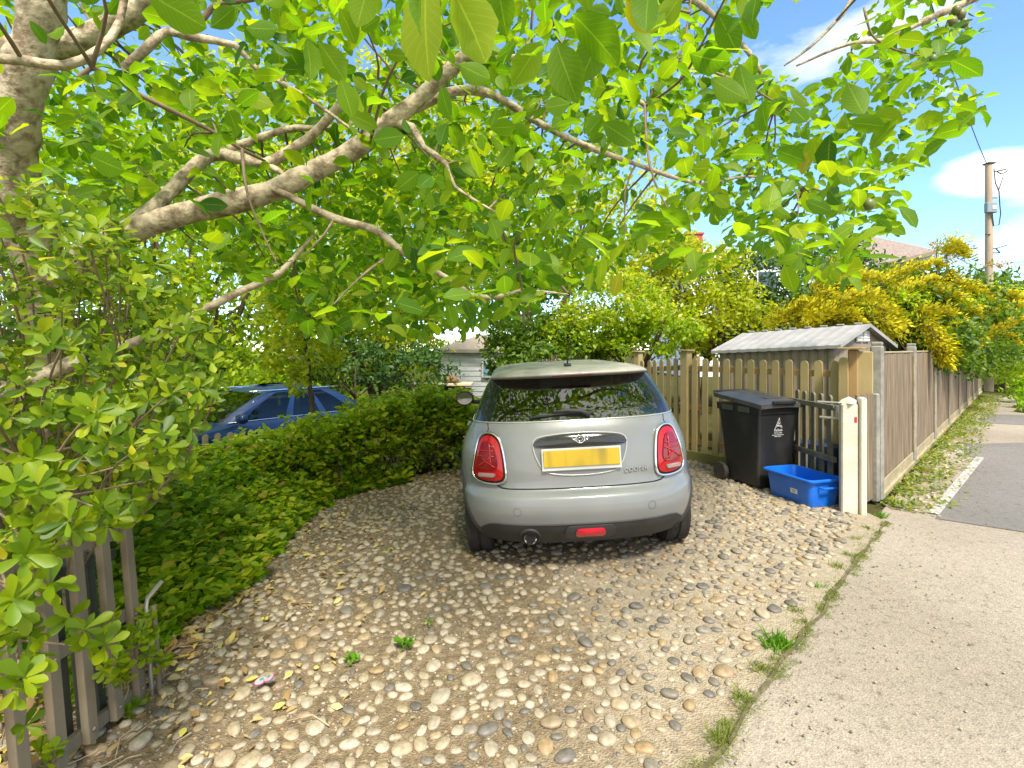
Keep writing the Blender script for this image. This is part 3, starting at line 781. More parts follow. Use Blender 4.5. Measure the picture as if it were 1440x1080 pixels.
class Shell:
    def __init__(s, tab, nr=2.6, nf=2.4):
        s.tab = tab; s.nr = nr; s.nf = nf          # tab: dict of key -> list of (z, v)
    def val(s, k, z): t = s.tab[k]; return float(pchip([a for a, _ in t], [b for _, b in t], z)[0])
    def rear(s, x, z):
        w = s.val('w', z); r = min(abs(x) / w, .999)
        return s.val('yr', z) + s.val('cr', z) * (1 - (1 - r ** s.nr) ** (1 / s.nr))
    def surf(s, x, z, off=0):
        e = .004; p = Vector((x, s.rear(x, z), z))
        dx = Vector((2 * e, s.rear(x + e, z) - s.rear(x - e, z), 0)); dz = Vector((0, s.rear(x, z + e) - s.rear(x, z - e), 2 * e))
        n = dz.cross(dx).normalized()
        if n.y > 0: n = -n
        return p + n * off
    def ring(s, z, NR, NS, NF):
        w, yr, cr, yf, cf = (s.val(k, z) for k in ('w', 'yr', 'cr', 'yf', 'cf'))
        pts = []; lab = []
        for i in range(NR):
            th = -math.pi / 2 + math.pi * i / NR
            r = math.copysign(abs(math.sin(th)) ** (2 / s.nr), th)
            pts.append((w * r, yr + cr * (1 - abs(math.cos(th)) ** (2 / s.nr)), z)); lab.append(('rear', i / NR, r))
        y0, y1 = yr + cr, yf - cf
        for i in range(NS):
            f = i / NS; pts.append((w, y0 + (y1 - y0) * f, z)); lab.append(('side', f, 1))
        for i in range(NF):
            th = math.pi / 2 - math.pi * i / NF
            r = math.copysign(abs(math.sin(th)) ** (2 / s.nf), th)
            pts.append((w * r, yf - cf * (1 - abs(math.cos(th)) ** (2 / s.nf)), z)); lab.append(('front', i / NF, r))
        for i in range(NS):
            f = 1 - i / NS; pts.append((-w, y0 + (y1 - y0) * f, z)); lab.append(('side', f, -1))
        return pts, lab
    def build(s, levels, classify, parent, names, NR=36, NS=26, NF=28, cutters=(), basez=None):
        rings = [s.ring(z, NR, NS, NF) for z in levels]
        n = len(rings[0][0]); V = [p for r, _ in rings for p in r]
        groups = {}
        for i in range(len(levels) - 1):
            for j in range(n):
                k = (j + 1) % n
                c = classify(rings[i][1][j], rings[i][1][k], (levels[i] + levels[i + 1]) / 2, V[i * n + j])
                groups.setdefault(c, []).append((i * n + j, i * n + k, (i + 1) * n + k, (i + 1) * n + j))
        groups.setdefault(classify(('side', .5, 1), ('side', .5, 1), levels[0], (0, 0, 0)), []).append(tuple(range(n - 1, -1, -1)))
        groups.setdefault(classify(('side', .5, 1), ('side', .5, 1), levels[-1], (0, 0, 2)), []).append(tuple((len(levels) - 1) * n + q for q in range(n)))
        out = {}
        for c, fs in groups.items():
            used = sorted({v for f in fs for v in f}); mp = {v: q for q, v in enumerate(used)}
            me = bpy.data.meshes.new(names[c][0]); me.from_pydata([V[v] for v in used], [], [tuple(mp[v] for v in f) for f in fs])
            me.polygons.foreach_set('use_smooth', [True] * len(me.polygons))
            me.update()
            o = link(names[c][0], me, names[c][1], parent); out[c] = o
            if c not in ('body', 'roof'): split_loose(o)
        return out
def boolean_cut(o, cutters):
    bpy.context.view_layer.update()
    for c in cutters:
        md = o.modifiers.new('b', 'BOOLEAN'); md.object = c; md.operation = 'DIFFERENCE'; md.solver = 'EXACT'
    dg = bpy.context.evaluated_depsgraph_get(); dg.update()
    me = bpy.data.meshes.new_from_object(o.evaluated_get(dg)); o.modifiers.clear(); o.data = me
def glassmat(name, tint, rough=.02, gl=(1, 1, 1), ior=2.1):
    m, nt, N, L, b = newmat(name)
    N.remove(b)
    t = N.new('ShaderNodeBsdfTransparent'); t.inputs[0].default_value = (*tint, 1)
    g = N.new('ShaderNodeBsdfGlossy'); g.inputs['Roughness'].default_value = rough; g.inputs[0].default_value = (*gl, 1)
    f = N.new('ShaderNodeFresnel'); f.inputs[0].default_value = ior
    x = N.new('ShaderNodeMixShader'); L.new(f.outputs[0], x.inputs[0]); L.new(t.outputs[0], x.inputs[1]); L.new(g.outputs[0], x.inputs[2])
    L.new(x.outputs[0], N['Material Output'].inputs[0]); return m
m_glass = glassmat('tinted_glass', (.55, .68, .58)); m_glass2 = glassmat('side_glass', (.35, .48, .44))
m_paint = M('grey_car_paint', (.205, .213, .210), .38, (.212, .22, .217), 2, coat=.8, metal=.0)
m_roofp = M('dusty_roof_paint', (.34, .32, .28), .55, (.46, .43, .37), 5, coat=.25, lo=.4, hi=.62)
m_black = M('black_plastic', (.028, .028, .029), .62, (.045, .043, .040), 8, bump=.1, bscale=300)
m_gloss = M('gloss_black', (.012, .013, .013), .10, coat=.6)
m_chrome = M('chrome', (.78, .78, .76), .12, metal=1)
m_red = M('tail_lamp_red', (.42, .003, .006), .15, coat=.5, spec=.4)
m_redd = M('tail_lamp_dark_red', (.20, .003, .005), .2, coat=.6)
m_redb = M('tail_lamp_bar', (.45, .006, .008), .25, coat=.5)
m_tyre = M('tyre_rubber', (.018, .018, .018), .8, (.035, .032, .028), 9, bump=.3)
m_rim = M('alloy', (.42, .42, .42), .3, metal=.8)
m_gap = M('panel_gap', (.006, .006, .006), .8)
m_seat = M('seat_fabric', (.02, .02, .022), .8)

tab = dict(
 yr=[(.20,.14),(.26,.09),(.32,.04),(.39,.012),(.45,.0),(.50,.006),(.535,.016),(.556,.030),(.572,.078),(.60,.088),(.62,.092),(.70,.102),(.80,.116),(.90,.136),(.97,.156),(1.03,.19),(1.10,.24),(1.2,.325),(1.3,.412),(1.32,.43),(1.332,.36),(1.345,.332),(1.362,.342),(1.378,.41),(1.392,.54),(1.404,.80),(1.411,1.12),(1.415,1.45)],
 w=[(.20,.76),(.3,.81),(.45,.84),(.55,.85),(.7,.862),(.8,.856),(.9,.828),(.97,.79),(1.03,.752),(1.1,.725),(1.2,.68),(1.3,.63),(1.33,.61),(1.36,.575),(1.378,.54),(1.392,.48),(1.404,.38),(1.415,.14)],
 cr=[(.20,.48),(.55,.52),(.9,.50),(.97,.44),(1.03,.36),(1.1,.31),(1.3,.24),(1.36,.24),(1.415,.2)],
 yf=[(.20,3.70),(.35,3.80),(.5,3.82),(.65,3.80),(.75,3.74),(.83,3.60),(.89,3.35),(.94,3.0),(.97,2.82),(1.03,2.70),(1.15,2.58),(1.3,2.38),(1.36,2.24),(1.39,2.05),(1.404,1.85),(1.415,1.6)],
 cf=[(.20,.5),(.7,.55),(.9,.5),(.97,.42),(1.1,.3),(1.36,.25),(1.415,.2)])
hatch = Shell(tab)
CX, CY, YAW, ROLL = .515, 3.40, R(.8), -R(2.9)
Mcar = Matrix.Translation((CX, CY, G(CX, CY) + .018)) @ Matrix.Rotation(YAW, 4, 'Z') @ Matrix.Rotation(ROLL, 4, 'Y')
car = bpy.data.objects.new('parked_car', None); COL.objects.link(car); car.matrix_world = Mcar
tag(car, 'small light grey hatchback with red tail lamps parked on the cobbled driveway', 'car')
lv = sorted(set([round(z, 4) for z in list(np.linspace(.20, 1.03, 44)) + list(np.linspace(1.03, 1.32, 10)) + [1.326, 1.332, 1.338, 1.345, 1.353, 1.362, 1.37, 1.378, 1.385, 1.392, 1.398, 1.404, 1.408, 1.411, 1.413, 1.415]]))
def cls(a, b, z, p):
    if 1.03 < z < 1.322:
        if a[0] == 'rear':
            r = (a[2] + (b[2] if b[0] == 'rear' else 1)) / 2
            return 'rearglass' if abs(r) < .80 else 'pillar'
        if a[0] == 'front': 
            r = (a[2] + (b[2] if b[0] == 'front' else -1)) / 2
            return 'screen' if abs(r) < .86 else 'pillar'
        f = (a[1] + (b[1] if b[0] == 'side' else 0)) / 2
        if f < .10 or .40 < f < .47 or f > .93: return 'pillar'
        return 'sideglass'
    if z >= 1.322: return 'roof'
    return 'body'
names = dict(body=('body', m_paint), roof=('roof', m_roofp), pillar=('pillars', m_gloss), rearglass=('rear_window', m_glass), sideglass=('side_window', m_glass2), screen=('windscreen', m_glass))
parts = hatch.build(lv, cls, car, names)
# body is open at the belt line: close it, cut the arches, reopen
cuts = []
for (yy) in (.66, 3.155):
    for sx in (-1, 1):
        m = MB(); m.lathe([(.352, -.26), (.352, .26)], (sx * .84, yy, .30), 'x', 40)
        me = m.mesh('cut'); me.materials.append(m_black); c = bpy.data.objects.new('cut', me); COL.objects.link(c); c.matrix_world = Mcar; cuts.append(c)
bd = parts['body']; bd.data.materials.append(m_black)
bm = bmesh.new(); bm.from_mesh(bd.data)
es = [e for e in bm.edges if e.is_boundary]
r = bmesh.ops.holes_fill(bm, edges=es); 
for f in r['faces']: f.material_index = 1
bmesh.ops.recalc_face_normals(bm, faces=bm.faces); bm.to_mesh(bd.data); bm.free()
boolean_cut(bd, cuts)
for c in cuts: bpy.data.objects.remove(c)
for p in bd.data.polygons:
    if p.center.z < .255: p.material_index = 1
bm = bmesh.new(); bm.from_mesh(bd.data)      # scoop the cabin so that seats sit inside it
bm.to_mesh(bd.data); bm.free()
for p in bd.data.polygons: p.use_smooth = True
bd.data.set_sharp_from_angle(angle=R(50))

def smooth_loop(pts, k=6):
    out = []; n = len(pts)
    for i in range(n):
        p0, p1, p2, p3 = (Vector(pts[(i + q) % n]) for q in (-1, 0, 1, 2))
        for j in range(k):
            t = j / k
            out.append(.5 * ((2 * p1) + (-p0 + p2) * t + (2 * p0 - 5 * p1 + 4 * p2 - p3) * t * t + (-p0 + 3 * p1 - 3 * p2 + p3) * t ** 3))
    return out
def decal(sh, outline, off, name, mat, parent, dome=0.0, k=5, skirt=True, shrink=1.0):
    n = len(outline); c = sum((Vector(p) for p in outline), Vector((0, 0))) / n
    m = MB(); vs = []
    for i in range(k + 1):
        f = 1 - i / k
        for p in outline:
            q = c + (Vector(p) - c) * f * shrink
            vs.append(sh.surf(q.x, q.y, off + dome * (1 - f * f)))
            if i == k: break
        if i == k: break
    # ring vertices n*k + centre
    fs = []
    for i in range(k - 1):
        for j in range(n): fs.append((i * n + j, i * n + (j + 1) % n, (i + 1) * n + (j + 1) % n, (i + 1) * n + j))
    cidx = n * k
    for j in range(n): fs.append(((k - 1) * n + j, (k - 1) * n + (j + 1) % n, cidx))
    if skirt:
        b0 = len(vs)
        for p in outline:
            q = c + (Vector(p) - c) * shrink; vs.append(sh.surf(q.x, q.y, -.006))
        for j in range(n): fs.append((j, b0 + j, b0 + (j + 1) % n, (j + 1) % n))
    m.add(vs, fs); return m.build(name, mat, parent, ang=35)
def surf_tube(sh, outline, rad, off, name, mat, parent, closed=True, n=6):
    m = MB(); m.tube([sh.surf(p[0], p[1], off) for p in outline], rad, n, closed=closed); return m.build(name, mat, parent, smooth=True)
def rrect(cx, cz, w, h, r, n=6):
    out = []
    for (sx, sz, a0) in ((1, 1, 0), (-1, 1, 90), (-1, -1, 180), (1, -1, 270)):
        for k in range(n + 1):
            a = R(a0 + 90 * k / n); out.append((cx + sx * (w / 2 - r) + r * math.cos(a), cz + sz * (h / 2 - r) + r * math.sin(a)))
    return out
# tail lamps
LO = [(-.112, -.06), (-.100, .05), (-.078, .125), (-.03, .165), (.03, .160), (.070, .11), (.100, .0), (.118, -.10), (.095, -.150), (.03, -.170), (-.06, -.170), (-.108, -.142)]
for sx in (-1, 1):
    lx, lz = .632, .792
    ol = smooth_loop([(sx * (lx + x), lz + z) for x, z in LO], 5)
    lamp = decal(hatch, ol, .010, 'tail_lamp', m_gap, car, 0, 4, True, 1.0)
    surf_tube(hatch, ol, .0105, .012, 'lamp_ring', m_chrome, lamp)
    inner = smooth_loop([(sx * (lx + x * .86), lz + z * .89) for x, z in LO], 5)
    decal(hatch, inner, .018, 'lens', m_red, lamp, .016, 5, True)
    # dark inner field with brighter bars
    fld = smooth_loop([(sx * (lx + x), lz + z) for x, z in ((-.060, -.065), (-.048, .06), (-.02, .105), (.025, .10), (.048, .04), (.070, -.065))], 5)
    decal(hatch, fld, .0375, 'lens_pattern', m_redd, lamp, 0, 3, True)
    bars = [[(-.028, -.062), (-.020, .098)], [(-.046, .045), (.046, .045)], [(-.05, .012), (.055, .012)], [(-.024, .006), (.062, -.058)], [(-.052, -.06), (.02, -.015)]]
    m = MB()
    for br in bars:
        P = [hatch.surf(sx * (lx + br[0][0] + (br[1][0] - br[0][0]) * t / 4), lz + br[0][1] + (br[1][1] - br[0][1]) * t / 4, .041) for t in range(5)]
        m.tube(P, .0048, 6)
    m.build('lens_bar', m_redb, lamp, smooth=True)
    decal(hatch, rrect(sx * (lx + .008), lz - .112, .11, .026, .012, 4), .040, 'reversing_lamp', M('reverse_lens', (.30, .22, .21), .2, coat=1), lamp, 0, 3)
# tailgate shut line
tg = [(-.635, 1.028), (-.63, .985), (-.655, .95)]
surf_tube(hatch, tg, .0032, .0005, 'shut_line', m_gap, car, False)
surf_tube(hatch, [(-x, z) for x, z in tg], .0032, .0005, 'shut_line', m_gap, car, False)
bl = [(-.60, .632)] + [(-.585, .610), (-.555, .594), (-.51, .588)] + [(-.5 + .05 * i, .587) for i in range(0, 21)] + [(.51, .588), (.555, .594), (.585, .610), (.60, .632)]
surf_tube(hatch, bl, .005, .0, 'shut_line', m_gap, car, False)
# belt line chrome strip
P = []
for z in (1.03,):
    pts, lab = hatch.ring(z, 36, 26, 28)
    P = [Vector(p) + Vector((0, 0, 0)) for p in pts]
m = MB(); m.tube(P, .007, 6, closed=True); m.build('beltline_trim', M('belt_trim', (.5, .52, .47), .25, metal=.6), car, smooth=True)
# number plate recess, handle trim and plate
rec = smooth_loop([(-.325, .875), (-.29, .925), (-.15, .945), (0, .95), (.15, .945), (.29, .925), (.325, .875), (.30, .775), (.245, .70), (.13, .675), (0, .67), (-.13, .675), (-.245, .70), (-.30, .775)], 5)
surf_tube(hatch, rec, .006, .003, 'recess_edge', M('chrome_edge_paint', (.42, .42, .40), .25, coat=.8), car)  # pale chrome-coloured ring bordering the recess
decal(hatch, rec, .0015, 'plate_recess', M('recess_shade', (.15, .155, .153), .4, coat=.8), car, -.0005, 6, False, .985)  # body paint darkened to stand in for the shade inside the recess
ht = smooth_loop([(-.315, .868), (-.285, .915), (-.15, .936), (0, .942), (.15, .936), (.285, .915), (.315, .868), (.15, .856), (0, .853), (-.15, .856)], 5)
decal(hatch, ht, .012, 'handle_trim', m_gloss, car, .012, 6, True)
m = MB()
pc = hatch.surf(0, .782, .020)
Rp = Matrix.Rotation(R(-6), 3, 'X')
m.box(0, 0, 0, .545, .012, .150, ch=.004, rot=None)
o = m.build('plate_holder', M('clear_holder', (.55, .56, .55), .25), car); o.location = (pc.x, pc.y + .005, pc.z - .004); o.rotation_euler = (R(-6), 0, 0)
m = MB(); m.box(0, 0, 0, .52, .008, .111, ch=.003)
m_plate = M('yellow_plate', (.56, .37, .008), .4, (.34, .24, .02), 11, (1, 1, .25), coat=.3, lo=.5, hi=.72, detail=1)
o = m.build('number_plate', m_plate, car); o.location = (pc.x, pc.y - .006, pc.z + .004); o.rotation_euler = (R(-6), 0, 0)
# emblem
m = MB(); ez = .905; e0 = hatch.surf(0, ez, .030)
def ept(x, z): q = hatch.surf(x, ez + z, .026); return q
ringp = [ept(.030 * math.cos(a), .024 * math.sin(a)) for a in np.linspace(0, 2 * math.pi, 20, endpoint=False)]
m.tube(ringp, .0042, 6, closed=True)
ringp = [ept(.017 * math.cos(a), .013 * math.sin(a)) for a in np.linspace(0, 2 * math.pi, 14, endpoint=False)]
m.tube(ringp, .0022, 5, closed=True)
for sx in (-1, 1):
    m.tube([ept(sx * .028, .016), ept(sx * .055, .017), ept(sx * .088, .014)], [.004, .0035, .0015], 6)
    m.tube([ept(sx * .029, .004), ept(sx * .05, .004), ept(sx * .066, .004)], [.004, .003, .0015], 6)
    m.tube([ept(sx * .022, -.016), ept(sx * .04, -.006), ept(sx * .06, .012)], [.003, .003, .0015], 6)
m.build('emblem', m_chrome, car, smooth=True)
def text_mesh(txt, size, name, mat, parent, M4, extr=.0015, shear=0.0, space=1.0):
    cu = bpy.data.curves.new(name, 'FONT'); cu.body = txt; cu.size = size; cu.extrude = extr; cu.align_x = 'CENTER'; cu.shear = shear; cu.space_character = space
    t = bpy.data.objects.new(name, cu); COL.objects.link(t)
    bpy.context.view_layer.update(); dg = bpy.context.evaluated_depsgraph_get()
    me = bpy.data.meshes.new_from_object(t.evaluated_get(dg)); bpy.data.objects.remove(t)
    me.materials.clear(); o = link(name, me, mat, parent); o.matrix_basis = M4; return o
bp = hatch.surf(.372, .672, .008)
text_mesh('COOPER', .041, 'lettering', m_chrome, car, Matrix.Translation(bp) @ Matrix.Rotation(math.atan2(hatch.rear(.47, .68) - hatch.rear(.34, .68), .13), 4, 'Z') @ Matrix.Rotation(R(84), 4, 'X'), .003, .2, 1.12)
# lower valance, fog lamp, exhaust, sensors
val = []
for i in range(0, 33): x = -.74 + 1.48 * i / 32; val.append((x, .362 - .10 * max(0, (abs(x) - .60) / .14) ** 2.2))
vb = [(x, .215) for x in np.linspace(.74, -.74, 33)]
m = MB(); rows = []
for f in np.linspace(0, 1, 9): rows.append([hatch.surf(val[i][0], val[i][1] * (1 - f) + .21 * f, .007) for i in range(33)])
m.grid(rows); m.build('valance', m_black, car, smooth=True, fixn=True)
surf_tube(hatch, val, .006, .003, 'valance_edge', m_black, car, False)
fg = rrect(.03, .305, .20, .062, .030, 6)
o = decal(hatch, rrect(.03, .302, .34, .105, .05, 6), .016, 'fog_lamp_surround', M('surround', (.05, .05, .052), .5), car, .0, 3)
decal(hatch, fg, .024, 'rear_fog_lamp', M('fog_red', (.60, .006, .03), .15, coat=1), car, .010, 4)
# (exhaust)
ex = hatch.surf(-.375, .262, .0)
m = MB(); m.lathe([(.035, -.035), (.041, -.042), (.047, -.033), (.047, .12), (.036, .12), (.036, -.035)], (ex.x, ex.y - .0, ex.z), 'y', 28); ext = m.build('exhaust_pipe', m_chrome, car, ang=40)
m = MB(); m.lathe([(.0005, -.0375), (.034, -.0365)], (ex.x, ex.y, ex.z), 'y', 24); m.build('pipe_bore', m_gap, ext)
surf_tube(hatch, [(-.375 + .066 * math.cos(a), .268 + .062 * math.sin(a)) for a in np.linspace(0, 2 * math.pi, 22, endpoint=False)], .012, .006, 'exhaust_cutout', m_black, car)
for sx in (-1, 1):
    surf_tube(hatch, [(sx * .455 + .026 * math.cos(a), .455 + .026 * math.sin(a)) for a in np.linspace(0, 2 * math.pi, 18, endpoint=False)], .0018, .0, 'tow_cover_line', M('faint_line', (.12, .125, .125), .5), car)
# wiper
m = MB()
m.tube([hatch.surf(.09, 1.052, .02), hatch.surf(.03, 1.075, .03), hatch.surf(-.08, 1.082, .034), hatch.surf(-.17, 1.075, .026)], [.016, .017, .013, .008], 8)
m.tube([hatch.surf(-.33, 1.050, .014), hatch.surf(-.2, 1.066, .016), hatch.surf(-.05, 1.073, .016), hatch.surf(.12, 1.068, .014)], .007, 6)
m.build('rear_wiper', m_black, car, smooth=True)
# roof details
m = MB(); m.box(0, .62, 1.405, .05, .09, .022, ch=.008); m.tube([(0, .62, 1.41), (0, .56, 1.47), (0, .46, 1.60)], [.006, .004, .002], 6); m.build('aerial', m_black, car, ang=50)
m = MB(); m.box(0, .352, 1.338, .30, .02, .012, ch=.003); m.build('brake_light', m_redd, car)
rows = []
for z in (1.322, 1.335): rows.append([Vector((x, hatch.rear(x, z) + (.02 if z < 1.33 else 0) - .004, z)) for x in np.linspace(-.50, .50, 21)])
# mirrors
for sx in (-1, 1):
    m = MB()
    m.lathe([(.001, -.075), (.045, -.068), (.072, -.03), (.080, .015), (.080, .035), (.074, .045)], (0, 0, 0), 'y', 24)
    mi = m.build('wing_mirror', m_black, car, ang=50); mi.location = (sx * .955, 2.30, 1.03); mi.scale = (1.25, -1, 1.0)
    m = MB(); m.lathe([(.0005, .048), (.066, .047)], (0, 0, 0), 'y', 24); m.build('mirror_glass', M('mirror_face%d' % (sx + 1), (.32, .34, .34), .06, metal=1), mi)
    m = MB(); m.tube([(sx * .78, 2.36, .97), (sx * .88, 2.33, .985)], .022, 8); m.build('mirror_arm', m_black, car, smooth=True)
# doors, handles
def side_x(z): return hatch.val('w', z)
def side_at(z, y):
    w, yr, c = side_x(z), hatch.val('yr', z), hatch.val('cr', z)
    u = min(max((y - yr) / c, 0), 1); return w * (1 - (1 - u) ** hatch.nr) ** (1 / hatch.nr)
for sx in (-1, 1):
    for yy in (1.30, 2.62):
        m = MB(); m.tube([(sx * (side_x(z) + .0005), yy + (.06 * (1 - z) if yy < 2 else 0), z) for z in np.linspace(.30, 1.025, 12)], .004, 5); m.build('shut_line', m_gap, car)
    m = MB(); m.tube([(sx * (side_x(.86) + .02), y, .86) for y in (1.42, 1.46, 1.56, 1.60)], [.008, .013, .013, .008], 8); m.build('door_handle', m_chrome, car, smooth=True)
    m = MB()
    for yy in (.66, 3.155):
        P = [(sx * (side_at(min(max(.30 + .37 * math.sin(a), .21), 1), yy + .37 * math.cos(a)) - .012), yy + .37 * math.cos(a), .30 + .37 * math.sin(a)) for a in np.linspace(-.2, math.pi + .2, 26)]
        m.tube(P, .026, 8)
    m.tube([(sx * (side_x(.24) + .004), 1.04, .235), (sx * (side_x(.24) + .004), 2.78, .235)], .03, 8)
    m.build('arch_trim', m_black, car, smooth=True)
# headlamps and grille
for sx in (-1, 1):
    fy = 3.80 - .55 * (1 - (1 - (.60 / .86) ** 2.4) ** (1 / 2.4))
    m = MB(); m.lathe([(.12, -.05), (.12, .03), (.10, .05), (.001, .06)], (sx * .60, fy, .72), 'y', 26); h_ = m.build('headlamp', m_chrome, car, ang=40)
m = MB(); m.box(0, 3.80, .62, .75, .06, .14, ch=.02); m.build('grille', m_black, car)
# wheels
def wheel(parent, x, y, z, r=.305, w=.195, name='wheel'):
    o = bpy.data.objects.new(name, None); COL.objects.link(o); o.parent = parent; o.location = (x, y, z)
    m = MB(); h = w / 2
    prof = [(r * .66, -h * .92), (r * .86, -h), (r * .965, -h * .86), (r, -h * .6)]
    for g in (-.35, 0, .35): prof += [(r, (g - .06) * w), (r * .965, (g - .04) * w), (r * .965, (g + .04) * w), (r, (g + .06) * w)]
    prof += [(r, h * .6), (r * .965, h * .86), (r * .86, h), (r * .66, h * .92)]
    m.lathe(prof, (0, 0, 0), 'x', 44); m.build('tyre', m_tyre, o, ang=35)
    m = MB(); s_ = 1 if x > 0 else -1
    m.lathe([(r * .67, -h * .8), (r * .67, h * .8)], (0, 0, 0), 'x', 32); m.lathe([(.05, s_ * h * .5), (.05, s_ * h * .85), (.02, s_ * h * .9)], (0, 0, 0), 'x', 16)
    for k in range(5):
        a = 2 * math.pi * k / 5; m.box(s_ * h * .78, math.cos(a) * r * .36, math.sin(a) * r * .36, .025, r * .62, .05, rot=Matrix.Rotation(a, 3, 'X'), ch=.006) if False else m.tube([(s_ * h * .78, math.cos(a) * .03, math.sin(a) * .03), (s_ * h * .8, math.cos(a) * r * .66, math.sin(a) * r * .66)], [.028, .02], 6)
    m.build('rim', m_rim, o, ang=40)
    return o
for yy in (.66, 3.155):
    for sx in (-1, 1): wheel(car, sx * .742, yy, .300)
# cabin
seat = MB()
for sx in (-.36, .36):
    seat.box(sx, 1.75, 1.02, .44, .14, .46, ch=.06, rot=Matrix.Rotation(R(-12), 3, 'X')); seat.box(sx, 1.68, 1.25, .24, .10, .15, ch=.04)
for sx in (-.30, .30): seat.box(sx, .92, 1.02, .5, .12, .22, ch=.05); seat.box(sx, .90, 1.15, .20, .07, .10, ch=.03)
seat.build('seat', m_seat, car, ang=45)
m = MB(); m.tube([(.36 + .17 * math.cos(a), 2.18 + .05 * math.sin(a), 1.06 + .16 * math.sin(a)) for a in np.linspace(0, 2 * math.pi, 26, endpoint=False)], .014, 8, closed=True); m.box(.36, 2.24, 1.05, .14, .05, .06, ch=.02); m.box(0, 2.45, 1.02, 1.3, .30, .10, ch=.04)
m.build('dashboard', m_seat, car, ang=45)
m = MB(); m.box(0, 2.30, 1.27, .22, .03, .06, ch=.012); m.build('rear_view_mirror', m_gloss, car, ang=45)

# ---------------------------------------------------------------- blue saloon beyond the hedge
m_blue = M('blue_car_paint', (.005, .024, .085), .35, (.007, .030, .10), 2, coat=.5, metal=.2)
tab2 = dict(
 yr=[(.2,.1),(.5,.0),(.7,.03),(.88,.10),(.92,.18),(.96,.30),(1.1,.52),(1.25,.78),(1.36,1.02),(1.42,1.3),(1.45,1.8)],
 w=[(.2,.78),(.5,.85),(.75,.86),(.9,.82),(.96,.78),(1.1,.74),(1.25,.68),(1.36,.61),(1.42,.48),(1.45,.15)],
 cr=[(.2,.45),(.9,.45),(1.0,.35),(1.45,.25)],
 yf=[(.2,4.2),(.5,4.3),(.7,4.2),(.8,4.0),(.88,3.6),(.92,3.28),(.96,3.12),(1.1,2.90),(1.25,2.62),(1.36,2.36),(1.42,2.1),(1.45,1.9)],
 cf=[(.2,.5),(.9,.45),(1.0,.35),(1.45,.25)])
sal = Shell(tab2, 2.6, 2.4)
bh = Vector((-.6, -.8)).normalized()        # heading
bc = bpy.data.objects.new('parked_car', None); COL.objects.link(bc)
ang = math.atan2(bh.y, bh.x) - math.pi / 2
rear0 = Vector((-3.0, 10.2))
bc.matrix_world = Matrix.Translation((rear0.x, rear0.y, -.55)) @ Matrix.Rotation(ang, 4, 'Z')
tag(bc, 'dark blue car seen from its side behind the overgrown hedge', 'car')
def cls2(a, b, z, p):
    if .965 < z < 1.355:
        if a[0] == 'rear': return 'rearglass' if abs(a[2]) < .8 else 'body'
        if a[0] == 'front': return 'screen' if abs(a[2]) < .86 else 'body'
        f = (a[1] + (b[1] if b[0] == 'side' else 0)) / 2
        if f < .06 or .30 < f < .35 or .60 < f < .655 or f > .96: return 'body'
        return 'sideglass'
    return 'body'
m_glass3 = glassmat('dark_side_glass', (.25, .36, .33), .03, (.8, .9, .85), 1.5)
names2 = dict(body=('body', m_blue), rearglass=('rear_window', m_glass3), sideglass=('side_window', m_glass3), screen=('windscreen', m_glass3))
lv2 = sorted(set([round(z, 3) for z in list(np.linspace(.2, .96, 24)) + [.97] + list(np.linspace(.97, 1.35, 9)) + [1.36, 1.38, 1.40, 1.415, 1.43, 1.44, 1.447, 1.45]]))
sal.build(lv2, cls2, bc, names2, 24, 34, 24)
for sx in (-1, 1):
    m = MB(); m.tube([(sx * (sal.val('w', .965) + .006), y, .965) for y in np.linspace(.7, 2.9, 8)], .010, 6); m.build('window_trim', m_chrome, bc, smooth=True)
    m = MB(); m.tube([(sx * (sal.val('w', 1.37)), y, 1.385) for y in np.linspace(.95, 2.5, 8)], .016, 6); m.build('roof_rail', m_chrome, bc, smooth=True)
    m = MB(); m.box(0, 0, 0, .20, .11, .13, ch=.045); o = m.build('wing_mirror', m_blue, bc, ang=50); o.location = (sx * .95, 2.78, 1.03)
    for yy in (.8, 3.4): wheel(bc, sx * .76, yy, .30)
m = MB()
for sx in (-.36, .36): m.box(sx, 1.7, 1.0, .44, .14, .5, ch=.06); m.box(sx, 1.68, 1.24, .24, .1, .14, ch=.04); m.box(sx, .95, .98, .5, .14, .36, ch=.05)
m.build('seat', m_seat, bc, ang=45)

